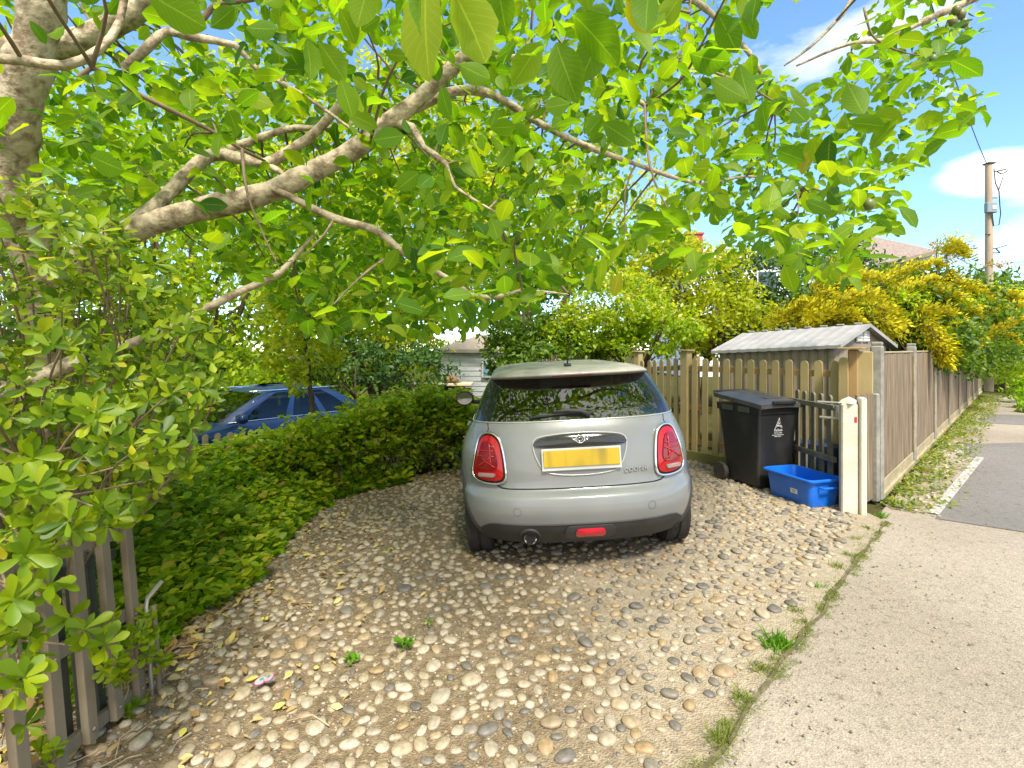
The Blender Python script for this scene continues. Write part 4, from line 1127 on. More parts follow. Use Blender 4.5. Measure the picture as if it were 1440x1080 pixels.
# ================================================================== BIN, CRATE
m_bin = M('bin_plastic', (.016, .017, .019), .45, (.050, .046, .040), 3.5, (1, 1, .5), bump=.15, bscale=200, lo=.48, hi=.80)
m_lid = M('bin_lid_plastic', (.055, .056, .058), .38, (.09, .088, .082), 6, bump=.15, bscale=200)
bn = empty('wheelie_bin', (2.72, 5.68, G(2.72, 5.68) + .012), R(19)); tag(bn, 'black wheeled refuse bin with white emblem standing beside the blue box', 'wheelie bin')
def taper_box(x0, x1, y0, y1, X0, X1, Y0, Y1, z0, z1, ch, mb):
    """rounded vertical edges, different bottom and top rectangles"""
    rows = []
    for f in np.linspace(0, 1, 7):
        a0, a1, b0, b1 = (x0 + (X0 - x0) * f, x1 + (X1 - x1) * f, y0 + (Y0 - y0) * f, y1 + (Y1 - y1) * f)
        ring = []
        for (cx_, cy_, s0) in ((a1 - ch, b1 - ch, 0), (a0 + ch, b1 - ch, 90), (a0 + ch, b0 + ch, 180), (a1 - ch, b0 + ch, 270)):
            for k in range(5): an = R(s0 + 22.5 * k); ring.append((cx_ + ch * math.cos(an), cy_ + ch * math.sin(an), z0 + (z1 - z0) * f))
        rows.append(ring)
    n = len(rows[0]); vs = [p for r_ in rows for p in r_]; fs = [(i * n + k, i * n + (k + 1) % n, (i + 1) * n + (k + 1) % n, (i + 1) * n + k) for i in range(6) for k in range(n)]
    fs.append(tuple(range(n - 1, -1, -1))); fs.append(tuple(6 * n + k for k in range(n))); mb.add(vs, fs)
m = MB(); taper_box(-.22, .22, -.24, .22, -.265, .265, -.30, .31, .03, .84, .03, m)
bodyb = m.build('bin_body', m_bin, bn, ang=40)
m = MB(); taper_box(-.275, .275, -.31, .33, -.28, .28, -.315, .335, .80, .875, .03, m); m.build('rim', m_bin, bn, ang=40)
m = MB()      # lid: shallow crowned tray sloping up to the hinge, front lip hanging over
rows = []
for j in range(9):
    v = j / 8; y = -.355 + .70 * v; row = []
    for i in range(9):
        u = i / 8; x = -.295 + .59 * u; e = min(u, 1 - u, v, 1 - v)
        row.append((x, y, .905 + .075 * v + .028 * min(1, e * 7) + .012 * math.sin(math.pi * u)))
    rows.append(row)
m.grid(rows)
b_ = [(x, -.355) for x in (-.295, .295)]
edge = [rows[0][i] for i in range(9)] + [rows[j][8] for j in range(1, 9)] + [rows[8][i] for i in range(7, -1, -1)] + [rows[j][0] for j in range(7, 0, -1)]
n = len(edge); m.add(list(edge) + [(p[0], p[1], p[2] - .045) for p in edge], [(i, (i + 1) % n, n + (i + 1) % n, n + i) for i in range(n)] + [tuple(n + i for i in range(n))])
m.box(-.0, -.16, .957, .22, .16, .022, ch=.008)
lid = m.build('lid', m_lid, bn, ang=35)
m = MB(); m.box(0, -.362, .925, .30, .04, .04, ch=.012); m.build('lid_handle', m_bin, lid, ang=35)
m = MB(); m.tube([(-.26, .36, .97), (-.24, .40, .985), (.24, .40, .985), (.26, .36, .97)], .018, 10); m.build('push_handle', m_bin, bn, ang=45)
for s in (-1, 1):
    m = MB()
    for yy in (-.2, -.05, .1): pass
    m.box(s * .285, -.10, .835, .012, .16, .06, ch=.004); m.box(s * .285, .14, .835, .012, .16, .06, ch=.004); m.build('comb_pocket', m_lid, bn)
    w_ = bpy.data.objects.new('wheel', None); COL.objects.link(w_); w_.parent = bn; w_.location = (s * .265, .26, .10)
    m = MB(); m.lathe([(.06, -.028), (.092, -.028), (.10, -.015), (.10, .015), (.092, .028), (.06, .028)], (0, 0, 0), 'x', 28); m.build('tyre', M('bin_tyre', (.035, .03, .026), .75, (.07, .058, .045), 14), w_, ang=40)
    m = MB(); m.lathe([(.001, -.02), (.03, -.02), (.055, -.012), (.062, -.012)], (0, 0, 0), 'x', 20); m.lathe([(.001, .02), (.03, .02), (.055, .012), (.062, .012)], (0, 0, 0), 'x', 20); m.build('hub', m_bin, w_, ang=40)
m = MB(); m.tube([(-.27, .26, .10), (.27, .26, .10)], .012, 8); m.build('axle', m_rim, bn)
# white emblem: triangle figure over two lines of lettering, on the front face
m_wp = M('white_print', (.62, .64, .66), .6)
def bf(x, z, o=.003):     # bin front face
    f = (z - .03) / .81; return Vector((x, -.24 - .06 * f - o, z))
m = MB()
def bar(a, b, w=.003): m.tube([bf(*a), bf(*b)], w, 5)
bar((.005, .755), (-.042, .645), .0028); bar((.005, .755), (.018, .70), .0028); bar((.018, .70), (.010, .685)); bar((-.012, .71), (.012, .69)); bar((.028, .675), (.045, .655), .006); bar((-.018, .672), (.012, .668), .006); bar((.0, .70), (-.02, .66), .002); bar((.018, .67), (.04, .64), .002)
m.build('emblem', m_wp, bn)
for (tx, sz, zz) in (('Refuse', .042, .612), ('East Devon', .020, .590), ('general household waste', .0155, .570), ('please recycle', .0155, .554)):
    if tx == 'East Devon': tx = 'No hot ashes'
    q = bf(0, zz, .002)
    text_mesh(tx, sz, 'lettering', m_wp, bn, Matrix.Translation(q) @ Matrix.Rotation(R(90 + 4.2), 4, 'X'), .0008)

m_blue_pl = M('blue_plastic', (.004, .105, .52), .38, (.005, .13, .60), 3, coat=.2)
crt = empty('recycling_box', (2.86, 5.05, G(2.86, 5.05) + .014), R(16)); tag(crt, 'empty bright blue open plastic recycling box in front of the black bin', 'recycling box')
def rrect3(w, h, r, z, n=5):
    return [(x, y, z) for x, y in rrect(0, 0, w, h, r, n)]
prof = [(.315, .50, .0), (.325, .51, .012), (.345, .53, .12), (.365, .55, .225), (.385, .575, .235), (.42, .61, .243), (.425, .615, .258), (.40, .59, .268), (.372, .56, .262), (.355, .54, .20), (.320, .50, .02), (.30, .48, .016)]
rows = [rrect3(a, b, .045, z) for a, b, z in prof]
n = len(rows[0]); m = MB()
V = [p for r_ in rows for p in r_]
# dip in the middle of each long rim
V = [(x, y, z - (.022 * math.exp(-(y / .085) ** 4) if z > .22 and abs(x) > .15 else 0)) for x, y, z in V]
fs = [(i * n + k, i * n + (k + 1) % n, (i + 1) * n + (k + 1) % n, (i + 1) * n + k) for i in range(len(rows) - 1) for k in range(n)]
fs += [tuple(range(n - 1, -1, -1)), tuple((len(rows) - 1) * n + k for k in range(n))]
m.add(V, fs); m.build('tub', m_blue_pl, crt, ang=38)
for s in (-1, 1):
    m = MB(); m.tube([(-.085, s * .285, .195), (-.075, s * .325, .190), (.075, s * .325, .190), (.085, s * .285, .195)], .011, 8); m.build('handle', m_blue_pl, crt, ang=45)
m = MB(); m.box(0, 0, 0, .004, .078, .045); o = m.build('white_sticker', M('sticker', (.62, .64, .66), .5), crt); o.location = (-.1735, -.075, .115); o.rotation_euler = (0, R(-7), 0)
m = MB()
for k, w in ((0, .05), (1, .035), (2, .045)): m.box(-.0028, .0, .012 - .011 * k, .001, w, .004)
m.build('sticker_print', M('sticker_ink', (.12, .13, .14), .6), o)

# ================================================================== LEFT GATE
m_gate = M('taupe_gate_metal', (.175, .135, .085), .6, (.22, .175, .115), 4, (1, 1, .5), bump=.12)
m_gateb = M('dark_gate_metal', (.05, .06, .048), .5, (.08, .09, .07), 5)
lgx = empty('slatted_gate', (-1.74, 2.40, G(-1.74, 2.40))); tag(lgx, 'taupe slatted gate with riveted slats leaning at the left edge of the driveway', 'gate')
gu = Vector((.115, -.99)).normalized()       # from the far stile towards the viewer
def gpt(s, z, o=0): # lean outward with height, sag towards the hinge
    return Vector((gu.x * s - .075 * z / .85 + o * -gu.y * -1, gu.y * s + o * gu.x, z + .16 * s))
def gbar(p, q, w, t, mat, name, vertical):
    m = MB(); d = (q - p); side = Vector((gu.x, gu.y, .16)).normalized() if vertical else Vector((-.088, 0, 1)).normalized()
    nn = Vector((1, .115, 0)).normalized(); vs = []
    for e in (p, q):
        for (a, b_) in ((-1, -1), (1, -1), (1, 1), (-1, 1)): vs.append(e + side * (a * w / 2) + nn * (b_ * t / 2))
    m.add(vs, [(0, 1, 2, 3), (7, 6, 5, 4), (0, 4, 5, 1), (1, 5, 6, 2), (2, 6, 7, 3), (3, 7, 4, 0)]); o = m.build(name, mat, lgx)
    md = o.modifiers.new('bv', 'BEVEL'); md.width = .003; md.segments = 2
    return o
for k in range(9):
    s = .165 * k; h = .83
    sl = gbar(gpt(s, .02), gpt(s, h), .056, .03, m_gate, 'slat', True)
for z in (.05, .42, .80):
    gbar(gpt(-.02, z) + Vector((-.028, 0, 0)), gpt(1.40, z) + Vector((-.028, 0, 0)), .055, .026, m_gate, 'rail', False)
m = MB()
for k in range(9):
    for z in (.42, .07):
        p = gpt(.165 * k, z) + Vector((.017, 0, 0)); m.lathe([(.009, 0), (.007, .004), (.001, .006)], p, 'x', 10)
m.build('rivet', m_gate, lgx, smooth=True)
for k in range(4):
    s = .04 + .10 * k
    gbar(gpt(s, .0) + Vector((-.09, 0, 0)), gpt(s, .74) + Vector((-.09, 0, 0)), .045, .03, m_gateb, 'rear_slat', True)
gbar(gpt(-.02, .70) + Vector((-.075, 0, 0)), gpt(.5, .70) + Vector((-.075, 0, 0)), .04, .02, m_gateb, 'rear_rail', False)
m = MB(); p = Vector((.02, .035, .0)); m.tube([p + Vector((.01, 0, .0)), p + Vector((-.02, 0, .44)), p + Vector((-.02, .01, .47)), p + Vector((.035, .03, .54))], .010, 8); 
m.build('drop_bolt', M('bolt_steel', (.55, .53, .49), .35, metal=.8), lgx, ang=50)
m = MB(); m.tube([p + Vector((.035, .015, .0)), p + Vector((.005, .015, .43))], .012, 8); m.build('bolt_guide', m_gate, lgx, ang=50)

# ================================================================== SHED
F_ = Vector((3.90, 6.20)); lu = Vector((-.56, .83)).normalized(); wu = Vector((.83, .56)).normalized(); SL, SW = 1.55, 1.5
sh = empty('garden_shed', (F_.x, F_.y, 0)); tag(sh, 'small beige ribbed garden shed with pale grey pitched roof behind the picket fence', 'shed')
def sp(l, w, z): return Vector((lu.x * l + wu.x * w, lu.y * l + wu.y * w, z - .045 * l))
m_clad = M('beige_cladding', (.22, .175, .12), .6, (.27, .22, .155), 3, (1, 1, .5), bump=.08)
m_sroof = M('pale_metal_roof', (.25, .245, .235), .6, (.32, .31, .29), 5, bump=.1)
def ribbed(a, b, z0, ztop, name, outward):
    m = MB(); n = int((b[0] - a[0] if False else (Vector(b) - Vector(a)).length) / .11); V = []; 
    for i in range(n * 4 + 1):
        f = i / (n * 4); ph = i % 4; d = (.014 if ph in (1, 2) else 0)
        l = a[0] + (b[0] - a[0]) * f; w = a[1] + (b[1] - a[1]) * f
        V.append((l + outward[0] * d, w + outward[1] * d))
    for z in (z0, None): pass
    rows = [[sp(l, w, z0) for l, w in V], [sp(l, w, ztop(l, w)) for l, w in V]]
    m.grid(rows); return m.build(name, m_clad, sh)
apex = .25
def gab(l, w): return 1.54 + apex * (1 - abs(w - SW / 2) / (SW / 2))
ribbed((0, 0), (SL, 0), -.1, lambda l, w: 1.54, 'wall', (0, -1))
ribbed((0, 0), (0, SW), -.1, lambda l, w: 1.51, 'wall', (-1, 0))
ribbed((SL, 0), (SL, SW), -.1, lambda l, w: 1.51, 'wall', (1, 0))
ribbed((0, SW), (SL, SW), -.1, lambda l, w: 1.54, 'wall', (0, 1))
for l in (0.012, SL - .012):
    m = MB(); q = [sp(l - .02, 0, 1.50), sp(l - .02, SW, 1.50), sp(l - .02, SW, 1.55), sp(l - .02, SW / 2, 1.54 + apex - .01), sp(l - .02, 0, 1.55)]
    q2 = [p - Vector((lu.x, lu.y, 0)) * -.03 for p in q]
    m.add(q + q2, [(0, 1, 2, 3, 4), (9, 8, 7, 6, 5), (0, 5, 6, 1), (1, 6, 7, 2), (2, 7, 8, 3), (3, 8, 9, 4), (4, 9, 5, 0)]); gb_ = m.build('gable', m_clad, sh)
    if l < .1:
        for dw in (-.10, .10):
            v = MB(); c0 = sp(-.025, SW / 2 + dw - .02, 1.665)
            for k in range(4): v.box(0, 0, -.06 + k * .035, .15, .02, .022, ch=.003)
            v.box(0, .004, -.008, .165, .012, .15, ch=.003)
            o = v.build('vent', M('white_vent', (.62, .60, .56), .5), gb_); o.matrix_basis = Matrix.Translation(c0) @ Matrix.Rotation(math.atan2(wu.y, wu.x), 4, 'Z')
for s in (0, 1):
    m = MB(); eav = -.06 if s == 0 else SW + .10; zc = 1.54 - apex * .07 / (SW / 2)
    nn = 12; rows_t = []; 
    A_ = []; B_ = []
    for i in range(nn * 3 + 1):
        l = -.10 + (SL + .2) * i / (nn * 3); bump_ = .006 if i % 3 == 0 else 0
        A_.append(sp(l, eav, zc + .02 + bump_)); B_.append(sp(l, SW / 2, 1.56 + apex + bump_))
    m.grid([A_, B_]); m.grid([[p - Vector((0, 0, .035)) for p in A_], [p - Vector((0, 0, .035)) for p in B_]], True)
    m.grid([A_, [p - Vector((0, 0, .04)) for p in A_]]); 
    m.grid([[A_[0], B_[0]], [A_[0] - Vector((0, 0, .045)), B_[0] - Vector((0, 0, .045))]]); m.grid([[A_[-1], B_[-1]], [A_[-1] - Vector((0, 0, .045)), B_[-1] - Vector((0, 0, .045))]])
    m.build('roof', m_sroof, sh)
for k in range(8):
    m = MB(); l = -.06 + (SL + .12) * (k + .5) / 8; c0 = sp(l, SW / 2, 1.585 + apex); m.box(c0.x, c0.y, c0.z - .008, .09, .03, .02, rot=Matrix.Rotation(math.atan2(lu.y, lu.x), 3, 'Z'), ch=.006)
    m.build('ridge_cap', m_sroof, sh)

# things on the far side of the picket fence
m = MB(); m.box(0, 0, .25, .45, .3, .5, ch=.03, taper=1.08); o = m.build('storage_tub', M('dark_navy', (.015, .03, .07), .5, (.03, .05, .1), 5), None, ang=40); o.location = (3.36, 5.56, 0); o.rotation_euler = (0, 0, R(-55)); tag(o, 'dark navy storage tub tucked between the picket fence and the low gate', 'storage tub')
# toy like stick with red and blue ends leaning behind the pickets
st = empty('garden_tool', (2.32, 7.22, G(2.32, 7.22))); tag(st, 'hook handled stick with blue and red grips leaning behind the pickets left of the bin', 'garden tool')
m = MB(); m.tube([(0, 0, .1), (0, 0, .62), (.01, 0, .70), (.045, 0, .73), (.07, 0, .68)], .010, 8); m.build('handle', M('stick_white', (.6, .6, .55), .4), st, ang=50)
m = MB(); m.box(0, 0, .20, .05, .03, .14, ch=.01); m.build('blue_grip', M('light_blue', (.15, .42, .55), .4), st)
m = MB(); m.tube([(.20, -.03, .05), (.20, -.03, .42)], .014, 8); m.build('red_stick', M('tool_red', (.6, .05, .02), .4), st)

# ================================================================== UTILITY POLE
PX, PY = 17.05, 18.3
up = empty('utility_pole', (PX, PY, -.1)); tag(up, 'tall round wooden telegraph pole with grey box rising above the yellow shrub', 'utility pole')
m_pole = M('pole_timber', (.30, .23, .16), .85, (.40, .32, .23), 4, (1, 1, .15), bump=.3)
H = 8.2
m = MB(); m.tube([(0, 0, 0), (0, 0, 3), (0, 0, 6), (-.02, 0, H)], [.13, .12, .11, .10], 16); m.build('pole', m_pole, up, ang=60)
m = MB(); m.box(0, 0, H + .0, .27, .27, .05, ch=.015); m.build('top_cap', m_black, up)
m = MB(); m.box(-.10, -.17, H - 1.62, .36, .16, .36, ch=.02); bx = m.build('junction_box', M('grey_box', (.20, .24, .26), .5), up, ang=40)
m = MB(); m.box(-.04, -.256, H - 1.62, .15, .012, .14, ch=.003); m.build('notice_plate', M('pale_notice', (.55, .6, .52), .5), bx)
m_wire = M('cable_black', (.02, .02, .022), .6)
m = MB(); m.tube([(.12, -.05, H - .3), (.55, -.05, H - .22)], .022, 6); m.tube([(.25, -.05, H - .30), (.38, -.05, H - .38), (.5, -.05, H - .34), (.62, -.05, H - .26)], .02, 6); m.build('bracket', m_wire, up, smooth=True)
m = MB(); m.tube([(.13, -.05, H - .2), (.17, -.06, H - .7), (.30, -.06, H - 1.0), (.33, -.06, H - 1.5), (.36, -.06, H - 1.8), (.28, -.08, H - 2.2), (.05, -.12, H - 2.25), (-.02, -.15, H - 1.85)], .018, 6)
m.tube([(.45, -.05, H - .5), (.30, -.05, H - .95)], .014, 6); m.build('cable_loop', m_wire, up, smooth=True)
m = MB()
for (z, x) in ((H - 1.25, .2), (H - 2.55, -.22), (H - 3.05, .2), (H - 3.2, .28)): m.tube([(0.05 * (1 if x > 0 else -1), -.1, z), (x, -.1, z)], .018, 6)
m.tube([(.12, -.1, H - 3.05), (.55, -.1, H - 2.93)], .015, 6); m.tube([(.15, -.1, H - 3.05), (.3, -.1, H - 3.2)], .02, 6)
m.build('step_iron', m_wire, up, smooth=True)
# service wire
a = Vector((PX - .08, PY, 8.1)); b = at(1290, -60, 9)
m = MB(); pts = []
for i in range(25):
    t = i / 24; p = a.lerp(b, t); p.z -= .5 * 4 * t * (1 - t) * .5; pts.append(p)
m.tube(pts, .012, 5); o = m.build('overhead_wire', m_wire, None); tag(o, 'thin overhead wire running from the telegraph pole up over the tree', 'wire')

# ================================================================== BUILDINGS
m_clap = M('white_boards', (.68, .70, .73), .6, (.60, .62, .66), 2)
def clapwall(parent, a, b, z0, z1, mat, step=.22):
    m = MB(); a = Vector(a); b = Vector(b); n = int((z1 - z0) / step) + 1; d = (b - a).normalized(); nn = Vector((d.y, -d.x))
    rows = []
    for i in range(n):
        za = z0 + i * step; zb = min(za + step, z1)
        if zb - za < .01: break
        rows.append([(a.x + nn.x * .03, a.y + nn.y * .03, za), (b.x + nn.x * .03, b.y + nn.y * .03, za)]); rows.append([(a.x, a.y, zb), (b.x, b.y, zb)])
    m.grid(rows); return m.build('wall', mat, parent)
ga = empty('white_garage', (-3.1, 22, -1.0)); tag(ga, 'white weatherboarded garage with tan roof seen between the trees left of the grey car', 'garage')
clapwall(ga, (0, 0), (5, .3), 0, 2.42, m_clap); clapwall(ga, (0, 5), (0, 0), 0, 2.42, m_clap); clapwall(ga, (5, .3), (5, 5), 0, 2.42, m_clap); clapwall(ga, (5, 5), (0, 5), 0, 2.42, m_clap)
m = MB(); z0 = 2.42; ov = .3
c4 = [(-ov, -ov, z0), (5 + ov, -ov + .3, z0), (5 + ov, 5 + ov, z0), (-ov, 5 + ov, z0)]; rg = [(1.6, 2.5, z0 + .75), (3.6, 2.6, z0 + .75)]
m.add(c4 + rg, [(0, 1, 5, 4), (1, 2, 5), (2, 3, 4, 5), (3, 0, 4), (3, 2, 1, 0)])
m_tan = M('tan_roof', (.32, .25, .16), .8, (.40, .33, .23), 4); m.build('roof', m_tan, ga)
m = MB(); m.box(2.5, -.28, z0 - .03, 5.5, .06, .14); m.build('fascia', M('fascia', (.35, .31, .25), .7), ga)
m = MB(); m.box(2.3, -.02, 1.6, 1.0, .08, .7, ch=.01); fr = m.build('window', M('win_frame', (.7, .7, .7), .5), ga)
m = MB(); m.box(2.3, -.065, 1.6, .86, .02, .56); m.build('pane', M('window_pane', (.22, .38, .5), .1), fr)
# flat topped dark store
ds = empty('low_store', (-1.70, 13.0, G(-1.7, 13) - .1)); tag(ds, 'low dark green store with pale flat slab top in front of the white garage', 'garden store')
tz = .62 - ds.location.z
m = MB(); m.box(0, 0, tz / 2 - .05, 1.0, .6, tz - .1, ch=.02); m.build('cabinet', M('dark_green_wood', (.018, .035, .02), .6), ds)
m = MB(); m.box(-.05, 0, tz - .02, 1.5, .8, .07, ch=.02); m.build('slab_top', M('pale_slab', (.52, .42, .32), .8, (.42, .33, .24), 4), ds)
m = MB(); m.box(.60, -.1, tz / 2 - .06, .18, .4, tz - .12, ch=.02); m.build('stone_pillar', M('stone_pillar', (.42, .34, .25), .9, (.32, .26, .18), 6), ds)
m = MB(); m.lathe([(.26, 0), (.22, .10), (.12, .16), (.005, .18)], (0, 0, 0), 'z', 20); o = m.build('straw_hat_shaped_pot', M('brown_cover', (.20, .11, .05), .8), None, smooth=True); o.name = 'domed_cover'; o.location = (-1.60, 13.0, .66); tag(o, 'brown domed cover resting on the pale slab top of the low store', 'cover')
# house over the yellow shrub
h1 = empty('gabled_house', (22, 30, 0)); tag(h1, 'pale blue boarded house with brown tiled roof above the yellow shrub', 'house')
def rel(v, o): return Vector(v) - o.location
a1 = at(1318, 352, 30); b1 = at(1180, 384, 30); c1 = at(1180, 322, 36); d1 = at(1233, 337, 34)
m = MB(); top = [rel(v, h1) for v in (a1, b1, c1, d1)]; bot = [v - Vector((0, 0, .22)) for v in top]; m.add(top + bot, [(0, 1, 2, 3), (7, 6, 5, 4), (0, 4, 5, 1), (1, 5, 6, 2), (2, 6, 7, 3), (3, 7, 4, 0)])
m.build('roof', M('brown_tiles', (.17, .13, .11), .85, (.28, .22, .18), 9, bump=.5, bscale=20), h1)
w1 = at(1312, 356, 30.3); w2 = at(1180, 386, 30.3)
m = MB(); P = []; 
V = [rel((w1.x, w1.y, 0), h1), rel((w2.x, w2.y, 0), h1), rel((w2.x, w2.y, w2.z - .1), h1), rel((w1.x, w1.y, w1.z - .1), h1)]
V2 = [v + Vector((.6, 6, 0)) for v in V]; m.add(V + V2, [(0, 1, 2, 3), (7, 6, 5, 4), (0, 4, 5, 1), (1, 5, 6, 2), (2, 6, 7, 3), (3, 7, 4, 0)]); m.build('wall', m_clap, h1)
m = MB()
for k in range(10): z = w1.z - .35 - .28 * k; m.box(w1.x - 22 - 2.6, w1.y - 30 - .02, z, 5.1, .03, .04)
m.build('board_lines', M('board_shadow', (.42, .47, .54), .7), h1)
# white house with red chimney glimpsed through the leaves
h2 = empty('white_house', (11.5, 27, 0)); tag(h2, 'white house with pale roof and red brick chimney glimpsed behind the tree leaves', 'house')
hx0 = at(968, 0, 27).x - 11.5; hx1 = at(1125, 0, 27).x - 11.5; zt = at(0, 362, 27).z
clapwall(h2, (hx0, 0), (hx1, 0), 0, zt, m_clap, .3); clapwall(h2, (hx0, 7), (hx0, 0), 0, zt, m_clap, .3); clapwall(h2, (hx1, 0), (hx1, 7), 0, zt, m_clap, .3)
m = MB(); m.add([(hx0 - .4, -.4, zt - .1), (hx1 + .4, -.4, zt - .1), (hx1 + .4, 7.4, zt - .1), (hx0 - .4, 7.4, zt - .1), (hx0 + 1.5, 3.5, zt + 1.1), (hx1 - 1.5, 3.5, zt + 1.1)], [(0, 1, 5, 4), (1, 2, 5), (2, 3, 4, 5), (3, 0, 4), (3, 2, 1, 0)]); rf = m.build('roof', M('pale_slates', (.38, .36, .33), .8, (.48, .45, .4), 5), h2)
m = MB(); ch_ = at(984, 0, 29); m.box(ch_.x - 11.5, 3.0, zt + 1.0, .8, .8, 1.6); m.box(ch_.x - 11.5, 3.0, zt + 1.85, .95, .95, .12, ch=.02); m.build('chimney', M('red_brick', (.36, .07, .05), .85, (.26, .06, .045), 12), rf)
for fx in (.35, .7):
    m = MB(); x = hx0 + (hx1 - hx0) * fx; m.box(x, -.03, zt - 1.3, 1.1, .1, 1.2, ch=.02); w_ = m.build('window', M('win_frame2', (.7, .7, .7), .5), h2); m = MB(); m.box(x, -.085, zt - 1.3, .95, .02, 1.05); m.build('pane', M('house_pane', (.05, .07, .09), .1), w_)
# boards closing the far end of the lane
fe = empty('far_board_gate', (38, 37, 0)); tag(fe, 'distant brown boarded gate closing the far end of the lane', 'gate')
m = MB()
for k in range(34): m.box(-4 + k * .25, random.uniform(-.01, .01), .8, .235, .03, 1.45, ch=.01)
m.build('boards', m_feather, fe); m = MB(); m.box(.2, .04, .3, 8.5, .05, .12); m.box(.2, .04, 1.3, 8.5, .05, .12); m.build('rail', m_dark, fe)
for x in (-4.2, 4.6):
    m = MB(); m.box(x, 0, .85, .16, .16, 1.7, ch=.02); m.build('post', m_dark, fe)
# low wooden fence remnant at the hedge by the blue car
rf_ = empty('old_picket_fence', (-3.72, 6.0, G(-3.72, 6.0))); tag(rf_, 'old grey wooden pickets half buried in the hedge in front of the blue car', 'fence')
for k in range(5):
    x = -.02 + .135 * k; y = .02 * k
    m4 = Matrix.Translation((x, y, -.1)); picket_mesh(.07, .58 - G(-3.72, 6.0) + .01 * k, .02, 'picket', M('old_grey_wood', (.17, .15, .09), .85, (.24, .21, .13), 8) if k == 0 else bpy.data.materials['old_grey_wood'], rf_, m4)
m = MB(); m.tube([(-.1, .03, .62), (.65, .13, .64)], .022, 4); m.build('rail', bpy.data.materials['old_grey_wood'], rf_)

# small pink rimmed trinket, single coloured litter
tr = empty('plastic_trinket', at(371, 968, 2.42).to_tuple()); tr.location.z = G(tr.location.x, 2.42) + .055; tag(tr, 'small pink and white plastic trinket lying on the cobbles at lower left', 'litter')
for k, (dx, a) in enumerate(((-.022, .5), (.028, -.3))):
    m = MB(); m.lathe([(.001, .0), (.026, .0), (.030, .006), (.026, .012), (.001, .010)], (0, 0, 0), 'z', 20); o = m.build('shell', M('trinket_white%d' % k, (.42, .36, .38), .4), tr, ang=40); o.name = 'disc'; o.location = (dx * .8, .010 * k, .009 * k); o.scale = ((1, .62, 1), (.85, .8, 1))[k]; o.rotation_euler = (R(18), R(-14 * k), a * 2)
    m = MB(); m.tube([(.029 * math.cos(t), .029 * math.sin(t), .008) for t in np.linspace(0, 6.283, 20, endpoint=False)], .0028, 6, closed=True); m.build('pink_rim', M('trinket_pink%d' % k, (.40, .07, .20), .4), o, smooth=True)
    m = MB(); m.lathe([(.001, .0125), (.006, .0145), (.011, .0125)], (.007 - .016 * k, .006, 0), 'z', 14); m.build('green_centre', M('trinket_green%d' % k, (.05, .26, .20), .3), o)

# ================================================================== VEGETATION
G1 = [(0, (.045, .13, .008)), (.5, (.085, .20, .012)), (.85, (.13, .25, .018)), (1, (.20, .27, .02))]
m_fig = leafmat('fig_leaf', [(0, (.035, .10, .010)), (.3, (.075, .17, .010)), (.65, (.145, .245, .012)), (.95, (.22, .29, .014)), (1, (.32, .29, .02))], trans=.52, veins=True, rough=.5, tcol=(2.6, 2.5, .5), spec=.25)
m_shrub = leafmat('glossy_shrub_leaf', [(0, (.04, .09, .004)), (.5, (.12, .20, .005)), (.90, (.23, .30, .008)), (.97, (.28, .33, .012)), (.985, (.40, .36, .02)), (1, (.45, .38, .03))], trans=.42, rough=.42, tcol=(2.4, 2.2, .5), spec=.25)
m_hedge = leafmat('hedge_leaf', [(0, (.08, .16, .006)), (.45, (.20, .31, .010)), (.8, (.34, .42, .016)), (.94, (.46, .46, .03)), (1, (.34, .24, .07))], trans=.52, rough=.45)
m_ivy = leafmat('ground_ivy_leaf', [(0, (.07, .17, .006)), (.5, (.18, .32, .009)), (.93, (.29, .41, .012)), (1, (.42, .36, .06))], trans=.52, rough=.42)
m_yg = leafmat('yellow_green_leaf', [(0, (.14, .20, .008)), (.5, (.27, .33, .010)), (1, (.42, .42, .02))], trans=.5, rough=.5)
m_mid = leafmat('mid_green_leaf', [(0, (.035, .085, .008)), (.5, (.08, .155, .012)), (1, (.16, .24, .018))], trans=.4, rough=.45)
m_dk = leafmat('dark_green_leaf', [(0, (.016, .05, .012)), (.5, (.035, .09, .016)), (1, (.08, .15, .025))], trans=.3, rough=.5)
m_tip = leafmat('yellow_tip_leaf', [(0, (.22, .26, .03)), (.5, (.42, .38, .07)), (1, (.58, .50, .16))], trans=.4, rough=.45)
m_yel = leafmat('golden_flower', [(0, (.26, .25, .008)), (.5, (.56, .50, .010)), (.85, (.70, .62, .015)), (1, (.46, .36, .01))], trans=.3, rough=.7, tcol=(1.1, 1.15, .4))
m_bark = M('pale_smooth_bark', (.22, .155, .095), .8, (.52, .43, .30), 16, (1, 1, 1), bump=.9, bscale=42, lo=.38, hi=.56, detail=9)
m_twigb = M('twig_bark', (.16, .11, .065), .8, (.26, .19, .12), 20)
m_dbark = M('dark_bark', (.07, .045, .028), .9, (.13, .09, .06), 10, bump=.4)
m_fig_fruit = M('green_fruit', (.10, .16, .03), .45, (.16, .12, .06), 20)

